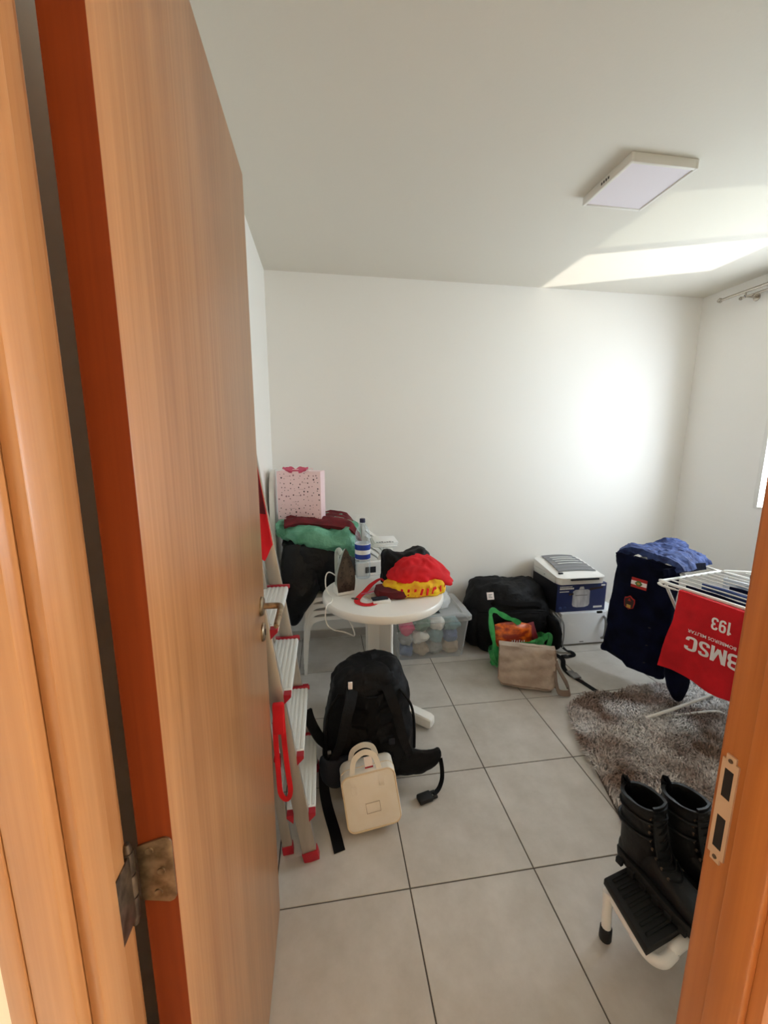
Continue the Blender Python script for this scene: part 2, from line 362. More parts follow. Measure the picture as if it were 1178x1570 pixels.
# window: white sliding frame, the far sash slid open behind the near one
wn = thing('window_1', (XR+.08, (WY0+WY1)/2, WZ0), 'white sliding window in the shaded wall', 'window', kind='structure')
m = MB(); fx0, fx1 = XR-.006, XR+.10; e = .03
m.box((fx0, WY0, WZ0), (fx1, WY0+e, WZ1), .003); m.box((fx0, WY1-e, WZ0), (fx1, WY1, WZ1), .003); m.box((fx0, WY0+e, WZ0), (fx1, WY1-e, WZ0+.012), .003); m.box((fx0, WY0+e, WZ1-e), (fx1, WY1-e, WZ1), .003)
m.build('window_frame', 'white_pl', wn)
ym = 0.73
for xx, ya, yb in ((XR+.02, WY0+e, ym+.02), (XR+.06, WY0+e+.01, ym+.03)):
    m = MB(); q = .035; z0, z1 = WZ0+.012, WZ1-e
    m.box((xx, ya, z0), (xx+.028, ya+q, z1), .002); m.box((xx, yb-q, z0), (xx+.028, yb, z1), .002); m.box((xx, ya+q, z0), (xx+.028, yb-q, z0+.02), .002); m.box((xx, ya+q, z1-q), (xx+.028, yb-q, z1), .002)
    s_ = m.build('window_sash', 'white_pl', wn)
    MB().box((xx+.012, ya+q, z0+.02), (xx+.016, yb-q, z1-q)).build('pane', 'glass', s_)

# door frame: jambs with rebate, stop and casing (left trim_1, right trim_2, head trim_3)
def jamb(name, x, s, label, wd='wood_jamb'):
    """s = +1: face looks to +x"""
    def bx(mm, xa, ya, za, xb, yb, zb, bev): mm.box((min(xa, xb), ya, za), (max(xa, xb), yb, zb), bev)
    m = MB(); bx(m, x - s*.03, -.80, 0, x, YF1, DH + .03, .0015)
    j = m.build(name, wd); tag(j, label, 'door frame', kind='structure')
    m = MB(); bx(m, x, -.786, 0, x + s*.012, -.747, DH, .0025); m.build('door_stop', wd, j)
    m = MB(); bx(m, x - s*.03, -.802, 0, x - s*.047, -.789, DH + .075, .003); m.build('casing', wd, j)
    m = MB(); bx(m, x - s*(.004 if s > 0 else .012), YF1 - .001, 0, x - s*.07, YF1 + .012, DH + .07, .003); m.build('casing', wd, j)
    return j
t1 = jamb('trim_1', JL, 1, 'wooden door jamb on the hinge side, light put into its honey colour')
t2 = jamb('trim_2', JR, -1, 'wooden door jamb with the metal strike plate, shade put into its orange-brown colour', 'wood_jamb_shade')
m = MB(); m.box((JL, -.80, DH), (JR, YF1, DH+.03), .0015); m.box((JL-.03, -.802, DH+.03), (JR+.03, -.789, DH+.075), .003); m.box((JL-.012, YF1-.001, DH+.012), (JR+.012, YF1+.009, DH+.07), .003)
t3 = m.build('trim_3', 'wood_jamb'); tag(t3, 'wooden head of the door frame above the opening', 'door frame', kind='structure')
# strike plate with two pockets
def plate(pts_outer, holes, x, th):
    bm = bmesh.new()
    return bm
m = MB(); sx = JR - .0015
yy0, yy1, zz0, zz1 = -.7335, -.7135, .958, 1.112
cols = [yy0, yy0+.0045, yy1-.0045, yy1]; rows_ = [zz0+.008, .978, 1.025, 1.052, 1.092, zz1-.008]
for a in range(5):
    for b in range(3):
        if b == 1 and a in (1, 3): continue
        m.box((sx-.001, cols[b], rows_[a]), (sx+.0015, cols[b+1], rows_[a+1]))
m.box((sx-.001, yy0+.004, zz0), (sx+.0015, yy1-.004, zz0+.008)); m.box((sx-.001, yy0+.004, zz1-.008), (sx+.0015, yy1-.004, zz1))
M['strike'] = mat('worn_nickel', rgb(214, 186, 156), 0.45, metal=0.5)
sp = m.build('strike_plate', 'strike', t2, label='worn metal strike plate')
for a in (1, 3): MB().box((sx-.0004, cols[1], rows_[a]), (sx+.0012, cols[2], rows_[a+1])).build('latch_hole', 'dark', sp)
for z in (zz0+.007, zz1-.007): MB().lathe([(.0028, 0), (.0026, .0012), (.0008, .0014)], n=10, mtx=Matrix.Translation((sx-.001, (yy0+yy1)/2, z)) @ Matrix.Rotation(-PI/2, 4, 'Y')).build('screw', 'steel_dark', sp)

# door leaf, open ninety degrees along the left wall
dr = thing('door_1', (-.447, -.688, 0), 'tall honey-coloured wooden door standing open along the left wall', 'door', kind='structure')
MB().box((-.465, -.688, .008), (-.430, -.002, 2.107), .0012).build('leaf', 'wood_door', dr)
MB().box((-.4651, -.6884, .0081), (-.4302, -.6879, 2.1069)).build('shaded_edge', 'wood_edge', dr, label='reddish brown door edge with shade in its colour')
def hinge(z):
    px_, py_ = -.470, -.7005
    h = MB().lathe([(.0001, -.052), (.003, -.051), (.0042, -.047), (.0046, -.043), (.0046, .043), (.0042, .047), (.003, .051), (.0001, .052)], (px_, py_, z), 12).build('hinge', 'steel_dark', dr)
    for k in range(3): MB().lathe([(.0058, -.013), (.0060, -.012), (.0060, .012), (.0058, .013)], (px_, py_, z - .028 + .028*k), 14).build('knuckle', 'steel_dark', h)
    m = MB(); ring = []
    for (cx, cz, a0) in ((-.4385, z+.034, 0), (-.4655, z+.034, 90), (-.4655, z-.034, 180), (-.4385, z-.034, 270)):
        rr = .008 if cx > -.45 else .001
        for q in range(5):
            a = math.radians(a0 + q*22.5); ring.append((cx + rr*math.cos(a), cz + rr*math.sin(a)))
    m.loft([[(x, -.6905, zz) for x, zz in ring], [(x, -.6878, zz) for x, zz in ring]]); m.build('leaf_plate', 'brass', h)
    MB().box((-.4685, -.745, z-.038), (-.4662, -.700, z+.040), .001).build('jamb_plate', 'steel_dark', h)
    for dx, dz in ((.012, .028), (.022, 0), (.017, -.027)):
        MB().lathe([(.0042, 0), (.0040, .0012), (.0012, .0008), (.0001, .0006)], n=12, mtx=Matrix.Translation((-.4655+dx, -.6905, z+dz)) @ Matrix.Rotation(PI/2, 4, 'X')).build('screw', 'brass', h)
for z in (.26, 1.026, 1.93): hinge(z)
hx = -.430
for s in (1, -1):
    b0 = hx if s > 0 else -.465
    def RX(x): return b0 + s*x
    m = MB(); m.lathe([(.0255, 0), (.0255, .004), (.022, .008), (.012, .009)], n=24, mtx=Matrix.Translation((b0, -.060, 1.066)) @ Matrix.Rotation(s*PI/2, 4, 'Y'))
    h = m.build('door_handle', 'brass', dr)
    pth = curve([(RX(.006), -.060, 1.066), (RX(.034), -.060, 1.066), (RX(.048), -.064, 1.066), (RX(.053), -.080, 1.065), (RX(.053), -.13, 1.062), (RX(.052), -.172, 1.060)], 20)
    MB().tube(pth, [.0085]*14 + [.0082, .008, .0078, .0076, .0074, .006], 10).build('lever', 'brass', h)
    m = MB(); m.lathe([(.0245, 0), (.0245, .004), (.021, .007), (.006, .0075)], n=24, mtx=Matrix.Translation((b0, -.058, .992)) @ Matrix.Rotation(s*PI/2, 4, 'Y'))
    h2 = m.build('key_rose', 'brass', dr)
    m = MB(); m.box((min(RX(.006), RX(.009)), -.061, .984), (max(RX(.006), RX(.009)), -.055, 1.0)); m.build('keyhole', 'dark', h2)

# ceiling lamp
cl = thing('ceiling_lamp', (1.10, .66, ZC), 'square white surface-mounted ceiling lamp, switched off', 'lamp')
m = MB(); a, b, c, d = .952, 1.25, .508, .812; z0 = ZC-.036
m.box((a, c, z0), (a+.014, d, ZC-.0005), .003); m.box((b-.014, c, z0), (b, d, ZC-.0005), .003); m.box((a+.012, c, z0), (b-.012, c+.014, ZC-.0005), .003); m.box((a+.012, d-.014, z0), (b-.012, d, ZC-.0005), .003)
fr = m.build('frame', 'lamp', cl)
MB().box((a+.0135, c+.0135, z0+.004), (b-.0135, d-.0135, z0+.014)).build('diffuser', 'diff', cl)
for k in range(4): MB().box((a-.0006, .635+.014*k, ZC-.023), (a+.001, .643+.014*k, ZC-.013)).build('vent_slot', 'dark', fr)

# curtain rod
cr = thing('curtain_rod', (2.60, .7, 2.51), 'chrome double curtain rod with round finial above the window', 'curtain rod')
MB().tube([(2.60, 1.60, 2.512), (2.60, -.25, 2.512)], .0095, 12).build('rod', 'chrome', cr)
MB().tube([(2.655, 1.50, 2.495), (2.655, -.25, 2.495)], .007, 10).build('rod', 'chrome', cr)
MB().lathe([(.001, -.016), (.012, -.012), (.0175, 0), (.012, .012), (.010, .016)], n=16, mtx=Matrix.Translation((2.60, 1.612, 2.512)) @ Matrix.Rotation(-PI/2, 4, 'X')).build('finial', 'chrome', cr)
MB().lathe([(.001, -.011), (.009, -.008), (.012, 0), (.008, .010)], n=14, mtx=Matrix.Translation((2.655, 1.508, 2.495)) @ Matrix.Rotation(-PI/2, 4, 'X')).build('finial', 'chrome', cr)
for y in (1.43, 0.0):
    m = MB(); m.tube([(2.692, y, 2.478), (2.60, y, 2.478), (2.592, y, 2.488)], .006, 8); m.lathe([(.024, 0), (.022, .006), (.008, .007)], n=16, mtx=Matrix.Translation((2.6925, y, 2.478)) @ Matrix.Rotation(-PI/2, 4, 'Y'))
    m.tube([(2.60, y, 2.478), (2.60, y, 2.502)], .005, 8); m.tube([(2.655, y, 2.478), (2.655, y, 2.488)], .005, 8)
    m.build('bracket', 'chrome', cr)
#OBJECTS
# ================================================================== THE CORNER BEHIND THE DOOR
# aluminium step ladder, folded and leaning against the left wall
LY0, LY1 = .150, .545
def lx(z): return -.335 - .145*z
def lxr(z): return -.418 - .108*z
ld = thing('step_ladder', (-.37, .34, 0), 'folded aluminium step ladder with red feet and step caps leaning behind the door', 'ladder')
for y in (LY0, LY1):
    MB().bar((lx(.02), y, .02), (lx(1.49), y, 1.49), .050, .022, bev=.002).build('rail', 'alu', ld)
    m = MB(); m.bar((lx(0)+.004, y, 0), (lx(.04), y, .04), .056, .030, bev=.003); m.build('foot', 'red_pl', ld)
for y in (LY0+.035, LY1-.035):
    MB().bar((lxr(.02), y, .02), (lxr(1.40), y, 1.40), .034, .020, bev=.002).build('rear_rail', 'alu', ld)
    MB().bar((lxr(0), y, 0), (lxr(.035), y, .035), .039, .026, bev=.002).build('foot', 'red_pl', ld)
for z in (.24, .72, 1.2): MB().bar((lxr(z), LY0+.04, z), (lxr(z), LY1-.04, z), .02, .02, side=(0, 0, 1)).build('cross_bar', 'alu', ld)
for z in (.205, .437, .672, .905):
    x = lx(z); m = MB(); m.box((x-.052, LY0+.012, z-.022), (x+.050, LY1-.012, z), .003)
    for k in range(6): m.box((x-.042+.016*k, LY0+.02, z-.0005), (x-.034+.016*k, LY1-.02, z+.0018))
    st = m.build('step', 'step', ld)
    for y, t in ((LY0, -1), (LY1, 1)):
        for s in (-1, 1):
            m = MB(); xa = x + s*.026; xb = x + s*.050
            if s < 0: xa, xb = xb, xa
            prof = [(xa, z-.002), (xb, z-.002), (xb, z-.012), (x + s*.027, z-.036)] if s > 0 else [(xa, z-.002), (xb, z-.002), (x + s*.027, z-.036), (xa, z-.012)]
            m.loft([[(px_, y-.013, pz_) for px_, pz_ in prof], [(px_, y+.013, pz_) for px_, pz_ in prof]]); m.build('step_cap', 'red_pl', st)
        if t > 0: m = MB(); m.box((x-.054, y-.024, z-.008), (x+.056, y-.010, z+.007), .002); m.build('step_trim', 'red_pl', st)
m = MB(); m.box((lx(1.46)-.050, LY0-.012, 1.485), (lx(1.46)+.022, LY1+.012, 1.515), .008); m.build('top_cap', 'grey_pl', ld)
# red cloth hung on the ladder and a red strap loop below it
def f_(u, v):
    z = 1.47 - .44*v*(1 - .30*abs(u-.5)); y = .500 + .006*math.sin(7*u + 2*v) - .02*v
    return (lx(z) - .062 + .088*u + .004*v, y, z)
rc = MB().sheet(f_, 22, 22, .006).build('red_cloth', 'red_cl'); tag(rc, 'red cloth hanging between the rails near the top of the ladder', 'cloth')
def f2(u, v):
    p = f_(.06 + .93*u, .60*v*(.72 + .4*u)); return p[0], p[1] - .012, p[2]
MB().sheet(f2, 14, 10, .004).build('folded_layer', 'dred_cl', rc, label='dark red folded layer')
m = MB(); pth = curve([(-.424, .103, .665), (-.432, .100, .60), (-.431, .096, .50), (-.428, .094, .42), (-.424, .092, .345), (-.405, .092, .318), (-.392, .094, .345), (-.398, .096, .42), (-.404, .098, .50), (-.408, .100, .585), (-.410, .103, .665)], 44)
m.ribbon(pth, .016, .004, (0, -1, 0)); m.box((-.438, .092, .56), (-.404, .110, .668), .004)
rs = m.build('strap_loop', 'red_cl'); tag(rs, 'long red carrying strap looped down beside the ladder foot', 'strap')
# folded board with a rounded top standing on end in the corner
m = MB(); ring = []
W_ = .17
for k in range(17):
    a = PI*k/16; ring.append((1.60 - W_*math.cos(a)*1.0, 1.12 + .20*math.sin(a)))
ring = [(1.60 - W_, .02)] + ring + [(1.60 + W_, .02)]
m.loft([[(-.600, y, z) for y, z in ring], [(-.578, y, z) for y, z in ring]])
ib = m.build('ironing_board', 'white_pl'); tag(ib, 'slim white board with a rounded top standing on end by the left wall', 'ironing board')
m = MB(); m.loft([[(-.577, 1.60 + (y-1.60)*1.02, z + (.004 if z > .5 else 0)) for y, z in ring], [(-.570, 1.60 + (y-1.60)*1.02, z + (.004 if z > .5 else 0)) for y, z in ring]]); m.build('cover', 'white_pl2', ib)
for y in (1.52, 1.68): MB().tube([(-.612, y, .0), (-.609, y, .9)], .008, 8).build('leg', 'alu', ib)

# stack of four white plastic armchairs
def make_chair():
    t = thing('plastic_armchair', (0, 0, 0), '', 'chair', 'stacked white plastic armchairs')
    W = .215; D0, D1 = -.215, .19
    def seat(u, v):
        x = (u - .5)*2*W; y = D0 + (D1-D0)*v
        return (x, y, .415 - .018*v - .012*(1 - (2*u-1)**2)*math.sin(PI*v) - .02*max(0, .12-v)/.12)
    MB().sheet(seat, 14, 14, .006).build('seat', 'white_pl', t)
    def apron(u, v):
        x = (u-.5)*2*(W+.002); h = .022 + .15*(abs(2*u-1)**8)
        return (x, D0 - .006 - .006*v, .400 - h*v)
    MB().sheet(apron, 40, 5, .005).build('apron', 'white_pl', t)
    for s in (-1, 1):
        def sidea(u, v, s=s):
            y = D0 + (D1-D0)*u; h = .026 + .13*(abs(2*u-1)**7); return (s*(W + .004 + .006*v), y, .402 - h*v)
        MB().sheet(sidea, 26, 4, .005).build('apron', 'white_pl', t)
        def leg(y0, y1, ztop, x1):
            m = MB(); rings = []
            for k in range(9):
                q = k/8; z = ztop*q; x = s*(W + .022 - .018*min(1, z/.42)) if z < .42 else s*(W + .004 + (x1 - W - .004)*((z-.42)/(ztop-.42)))
                y = y0 + (y1-y0)*q; a, b = .018 + .016*min(q*1.6, 1), .016 + .018*min(q*1.6, 1); sg = -1 if y0 < 0 else 1
                xo, yo = x, y
                rings.append([(xo, yo, z), (xo - s*a, yo, z), (xo - s*a, yo - sg*.006, z), (xo - s*.006, yo - sg*.006, z), (xo - s*.006, yo - sg*b, z), (xo, yo - sg*b, z)])
            m.loft(rings); return m
        leg(D0 - .006, D0 + .02, .655, .285).build('leg', 'white_pl', t)
        leg(D1 + .055, D1 + .005, .43, W+.01).build('leg', 'white_pl', t)
        m = MB(); pa = curve([(s*.285, D0+.012, .650), (s*.315, D0+.05, .668), (s*.325, -.02, .672), (s*.305, .12, .672), (s*.255, .20, .690), (s*.215, .232, .72)], 22)
        m.ribbon(pa, [.035 + .022*math.sin(PI*min(k/14, 1)) for k in range(22)], .012, (0, 0, 1)); m.build('armrest', 'white_pl', t)
    bk = []
    for k in range(6):
        x0 = -.195 + .078*k
        def slat(u, v, x0=x0): 
            z = .405 + .37*v; x = (x0 - .026 + .052*u)*(1 + .12*v); return (x, D1 - .005 + .075*v - .02*(1 - (x/.24)**2) + .012, z)
        MB().sheet(slat, 4, 10, .005).build('slat', 'white_pl', t)
    m = MB(); pb = curve([(-.245, .262, .74), (-.21, .268, .785), (-.1, .258, .812), (0, .252, .818), (.1, .258, .812), (.21, .268, .785), (.245, .262, .74)], 26)
    m.ribbon(pb, .06, .010, (0, -1, .2)); m.build('top_rail', 'white_pl', t)
    return t
def copy_thing(o, **kw):
    c = o.copy(); COL.objects.link(c)
    def kids(a, b):
        for ch in [x for x in bpy.data.objects if x.parent == a]:
            d = ch.copy(); COL.objects.link(d); d.parent = b; d.matrix_parent_inverse = ch.matrix_parent_inverse.copy(); kids(ch, d)
    kids(o, c)
    for k, v in kw.items(): c[k] = v
    return c
CHX, CHY = -.178, 1.548
ch = make_chair(); chairs = [ch] + [copy_thing(ch) for _ in range(3)]
for k, (o, lb) in enumerate(zip(chairs, ['bottom white plastic armchair of the stack, its feet on the floor', 'white plastic armchair second from the bottom of the stack', 'white plastic armchair third from the bottom of the stack', 'topmost white plastic armchair of the stack, carrying the bags'])):
    o.location = (CHX, CHY - .010*k, .047*k); o['label'] = lb
SZ = .415 + .047*3
# black sack, green sack, dark red cloth and pink gift bag piled on the chairs
m = sack([(.555, -.22, 1.50, .13, .14), (.57, -.235, 1.49, .19, .19), (.66, -.26, 1.475, .225, .20), (.77, -.30, 1.47, .23, .20), (.86, -.33, 1.47, .205, .18), (.90, -.34, 1.48, .14, .13), (.905, -.34, 1.48, .02, .02)], 24, 40, 2.5)
m.rough(.035, 5.0, 3, zmin=.553); m.rough(.012, 17, 6, zmin=.553, ridge=1.5)
bs = m.build('black_sack', 'black_sack'); tag(bs, 'large black sack slumped on the stacked chairs under the green sack', 'bag')
# its corner sagging over the chair arm
m = MB(); rows = lerp_rows([(.88, -.45, 1.36, .07, .06), (.78, -.43, 1.325, .10, .055), (.66, -.41, 1.30, .115, .045), (.54, -.42, 1.29, .095, .040), (.45, -.445, 1.29, .055, .034), (.395, -.462, 1.29, .022, .022), (.385, -.465, 1.29, .006, .006)], 20)
m.loft([ell(r[1], r[2], r[0], r[3], r[4], 2.3, 24) for r in rows]); m.rough(.016, 9, 8); m.build('sagging_corner', 'black_sack', bs)
m = MB()
for k in range(5): m.box((-.475 + .010*k, 1.262, .405 + .006*k), (-.468 + .010*k, 1.268, .425 + .006*k), .001)
m.build('cord_toggle', 'black_flat', bs)
m = sack([(.865, -.30, 1.46, .10, .12), (.875, -.29, 1.45, .20, .17), (.92, -.29, 1.44, .245, .19), (.965, -.30, 1.45, .24, .19), (.995, -.32, 1.47, .19, .16), (1.002, -.33, 1.48, .03, .03)], 18, 44, 2.4)
m.rough(.03, 7.0, 5, ridge=.5); m.rough(.012, 20, 8, ridge=1.0)
for i, p in enumerate(m.v):
    x, y, z = p; k = max(0, min(1, (x + .30)/.28)); f = max(0, min(1, (1.50 - y)/.2)); z -= .10*k*f*max(0, min(1, (1.0 - z)/.06)) ; m.v[i] = (x + .03*k*f, y - .04*k*f, z)
gs = m.build('green_sack', 'green_sack'); tag(gs, 'shiny mint green sack lying on the black sack', 'bag')
m = MB(); kn = lerp_rows([(-.50, 1.36, .975, .05), (-.525, 1.335, .985, .045), (-.545, 1.32, .985, .032), (-.555, 1.315, .98, .012)], 8)
m.loft([[(r[0], r[1] + r[3]*math.cos(2*PI*k/12), r[2] + r[3]*math.sin(2*PI*k/12)) for k in range(12)] for r in kn]); m.rough(.012, 22, 4); m.build('knot', 'green_sack', gs)
def dr_(u, v):
    x = -.50 + .46*u; y = 1.275 + .36*v; z = 1.034 + .008*math.sin(9*u) - .050*max(0, u-.60)/.4 - .03*max(0, .12 - v)/.12 + .006*math.sin(17*v + 5*u)
    return (x, y + .03*math.sin(4*u), z - .10*max(0, u - .86)/.14*.5)
m = MB().sheet(dr_, 34, 20, .022); m.rough(.010, 16, 2)
dc = m.build('dark_red_cloth', 'dred_cl'); tag(dc, 'dark red folded cloth between the green sack and the pink gift bag', 'cloth')
gb = thing('gift_bag', (-.39, 1.47, 1.02), 'pink patterned paper gift bag with a ribbon on top of the pile', 'gift bag')
gm = Matrix.Translation((-.400, 1.46, 1.018)) @ Matrix.Rotation(-.22, 4, 'Z')
gw, gd, gh = .135, .060, .300
m = MB(); m.box((-gw-.005, -gd, 0), (gw-.0, gd, gh), .002); m.xf(gm)
for i, p in enumerate(m.v):
    pass
m.build('bag_body', 'pink', gb)
m = MB(); m2 = MB(); rr = random.Random(3)
for a in range(9):
    for b in range(11):
        cx = -gw + .016 + a*.0295 + rr.uniform(-.010, .010); cz = .018 + b*.0262 + rr.uniform(-.009, .009); q = rr.uniform(.0022, .0055); n = rr.choice((3, 4, 5, 6)); o = rr.uniform(0, 6)
        mm = m if rr.random() < .42 else m2
        mm.add([(cx + q*math.cos(o + 2*PI*k/n), -gd - .0006, cz + q*1.25*math.sin(o + 2*PI*k/n)) for k in range(n)], [tuple(range(n))])
for b in range(7): m2.box((-gw+.05+.02*b % .12, -gd-.0007, .03+.04*b), (-gw+.085+.02*b % .12, -gd-.0003, .0313+.04*b))
m.xf(gm).build('printed_pattern', 'ink', gb, kind='stuff'); m2.xf(gm).build('printed_pattern', 'ink2', gb, kind='stuff')
m = MB()
for s in (-1, 1):
    for q in range(3):
        m.ribbon([gm @ Vector(p) for p in curve([(-.02, -gd+.01, gh+.002), (-.02+s*(.03+.014*q), -gd+.004-.008*q, gh+.024-.004*q), (-.02+s*(.052+.012*q), -gd+.006, gh+.004+.008*q), (-.02+s*.02, -gd-.004, gh-.004)], 14)], .014, .0012, (0, -1, .3))
m.build('ribbon_bow', 'ribbon', gb)
m = MB()
for yy in (-gd+.004, gd-.004): m.tube([gm @ Vector(p) for p in curve([(-.05, yy, gh), (-.048, yy, gh+.01), (.05, yy, gh+.012), (.055, yy, gh)], 12)], .0025, 6)
m.build('cord_handle', 'pink', gb, kind='stuff')
# magazines on the right-hand arms of the stack
m = MB(); zt = .672 + .047*3 + .008
MG = []
for k in range(3):
    o = MB().box((.035 + .012*k, 1.40 + .01*k, zt + .0085*k), (.205 + .006*k, 1.61, zt + .0085*k + .008), .001).build('magazine', 'white_paper')
    tag(o, ['lowest of three white magazines on the chair arms', 'middle of three white magazines on the chair arms', 'top printed magazine on the chair arms beside the bottle'][k], 'magazine', 'magazines on the chair arms'); MG.append(o)
m = MB()
for k in range(7): m.box((.07 + .017*k, 1.425, zt+.0256), (.083 + .017*k, 1.44 + .006*(k % 3), zt+.0264))
m.build('printed_photo', 'grey_pl', MG[2])

# ------------------------------------------------------------------ round white table and what is on it
TX, TY, TZ, TR = .043, .940, .700, .325
tb = thing('round_table', (TX, TY, 0), 'round white plastic table with a pillar base and three feet', 'table')
MB().lathe([(.001, TZ-.012), (TR-.02, TZ-.012), (TR-.012, TZ-.040), (TR-.004, TZ-.040), (TR, TZ-.030), (TR, TZ-.010), (TR-.006, TZ-.002), (TR-.016, TZ), (.001, TZ)], (TX, TY, 0), 56).build('tabletop', 'white_pl', tb)
for k in range(3):
    a = math.radians(-37 + 120*k); ca, sa = math.cos(a), math.sin(a)
    def P(r, z, o): return (TX - .020 + r*ca - o*sa, TY + r*sa + o*ca, z)
    m = MB(); rings = []
    for z, ri, ro, th in ((TZ-.014, .004, .150, .030), (TZ-.05, .004, .105, .028), (TZ-.12, .004, .082, .026), (.40, .004, .080, .026), (.15, .004, .088, .028), (.085, .004, .10, .030), (.05, .004, .11, .032)):
        rings.append([P(ri, z, -th/2), P(ro-.004, z, -th/2), P(ro, z, -th/2+.004), P(ro, z, th/2-.004), P(ro-.004, z, th/2), P(ri, z, th/2)])
    m.loft(rings); m.build('leg_panel', 'white_pl', tb)
    m = MB(); rings = []
    for r, w_, z0, z1 in ((.06, .030, .03, .085), (.16, .031, .02, .078), (.26, .032, .012, .066), (.305, .032, .008, .060), (.322, .028, .010, .054), (.328, .018, .016, .046)):
        rings.append([P(r, z0, -w_), P(r, z0, w_), P(r, z1-.006, w_), P(r, z1, w_-.006), P(r, z1, -w_+.006), P(r, z1-.006, -w_)])
    m.loft(rings); m.build('foot', 'white_pl', tb)
    m = MB(); m.lathe([(.014, 0), (.014, .016)], P(.295, 0, 0), 12); m.build('glide', 'white_pl2', tb)
# iron standing on its heel, soleplate turned to the room
im = Matrix.Translation((-.172, .952, TZ+.001)) @ Matrix.Rotation(math.radians(20), 4, 'Z')
ir = thing('clothes_iron', (-.172, .952, TZ), 'steam iron standing upright on the table edge, dark soleplate facing out', 'iron')
def sole_ring(sx_, y, z0=0.02, h=.232):
    r_ = []
    for k in range(15):
        q = k/14; z = z0 + h*q; wd_ = .050*(1 - q**2.2)**.75*(.90 + .18*math.sin(PI*min(q*1.4, 1))) ; r_.append((wd_*sx_, z))
    return [(-x, y, z) for x, z in r_] + [(x, y, z) for x, z in reversed(r_[:-1])]
m = MB(); m.loft([sole_ring(1, -.048), sole_ring(1.0, -.042)]); m.xf(im); m.build('soleplate', 'sole', ir)
m = MB()
for q in range(5):
    for s in (-1, 1): m.lathe([(.0035, 0), (.0034, .0006)], n=8, mtx=im @ Matrix.Translation((s*(.010+.0052*q), -.0483, .205-.026*q)) @ Matrix.Rotation(PI/2, 4, 'X'))
for q in range(6): m.lathe([(.003, 0), (.003, .0006)], n=8, mtx=im @ Matrix.Translation((-.025 + .010*q, -.0483, .052 + .012*(q % 2))) @ Matrix.Rotation(PI/2, 4, 'X'))
m.build('steam_hole', 'dark', ir, kind='stuff')
m = MB(); m.loft([sole_ring(.98, -.042), sole_ring(.94, -.020, .016, .228), sole_ring(.80, .012, .008, .200), sole_ring(.55, .030, .004, .15)]); m.xf(im); m.build('body', 'iron_body', ir)
m = MB(); m.box((-.048, -.044, .0), (.048, .034, .052), .008); m.xf(im); hl = m.build('heel', 'white_pl', ir)
m = MB()
for q in range(3): m.box((-.026 + .019*q, -.0448, .018 + .003*(q % 2)), (-.012 + .019*q, -.0440, .032), .0)
m.xf(im); m.build('print_mark', 'ink2', hl)
m = MB(); m.tube([im @ Vector(p) for p in curve([(0, .010, .200), (0, .045, .222), (0, .075, .205), (0, .082, .15), (0, .080, .09), (0, .070, .05), (0, .03, .035)], 22)], [.014]*5 + [.013]*12 + [.015]*5, 10); m.build('handle', 'iron_body', ir)
m = MB(); m.lathe([(.013, 0), (.012, .008), (.010, .009)], n=14, mtx=im @ Matrix.Translation((0, .03, .145)) @ Matrix.Rotation(-PI/2, 4, 'X')); m.build('dial', 'grey_pl', ir)
cord = curve([(-.185, 1.015, .755), (-.245, 1.00, .80), (-.268, .965, .775), (-.262, .93, .73), (-.245, .905, .707), (-.222, .80, .707), (-.205, .745, .707), (-.200, .7, .69), (-.196, .715, .60), (-.170, .735, .535), (-.135, .745, .505), (-.10, .745, .495), (-.125, .735, .56), (-.150, .722, .640), (-.158, .72, .645)], 70)
cord = curve([(-.185, 1.015, .755), (-.240, 1.00, .80), (-.262, .975, .785), (-.262, .94, .735), (-.246, .91, .708), (-.232, .87, .706), (-.236, .815, .706), (-.262, .780, .698), (-.266, .782, .62), (-.240, .79, .575), (-.170, .80, .545), (-.125, .80, .525), (-.135, .80, .575), (-.16, .80, .63), (-.165, .80, .636)], 70)
MB().tube(cord, .0035, 7).build('power_cord', 'white_pl', ir)
# water bottle
bt = thing('water_bottle', (-.044, 1.175, TZ), 'clear plastic water bottle with blue label and dark cap at the table back', 'bottle')
MB().lathe([(.030, 0), (.043, .006), (.045, .02), (.043, .05), (.045, .06), (.045, .23), (.0445, .255), (.040, .282), (.029, .308), (.018, .324), (.0145, .330), (.014, .345)], (-.044, 1.175, TZ), 28).build('bottle_body', 'bottle', bt)
m = MB(); m.lathe([(.0456, .120), (.0460, .122), (.0460, .212), (.0456, .214)], (-.044, 1.175, TZ), 28, caps=False); lb_ = m.build('label', 'white_paper', bt)
for z_a, z_b in ((.124, .152), (.178, .210)): MB().lathe([(.0461, z_a), (.0464, z_a+.001), (.0464, z_b-.001), (.0461, z_b)], (-.044, 1.175, TZ), 28, caps=False).build('label_band', 'label_blue', lb_)
MB().lathe([(.016, .336), (.0165, .338), (.0165, .356), (.015, .359), (.001, .359)], (-.044, 1.175, TZ), 20).build('cap', 'cap_blue', bt)
# small white device with a dark display
dv = thing('alarm_clock', (.03, 1.19, TZ), 'small white electronic device with a dark display behind the bottle', 'clock')
mt = Matrix.Translation((.005, 1.215, TZ)) @ Matrix.Rotation(.15, 4, 'Z')
m = MB(); m.box((-.085, -.018, 0), (.085, .018, .085), .006); m.xf(mt); m.build('case', 'white_pl', dv)
m = MB(); m.box((-.035, -.0190, .02), (.03, -.0176, .058), .001); m.xf(mt); m.build('display', 'box_black', dv)
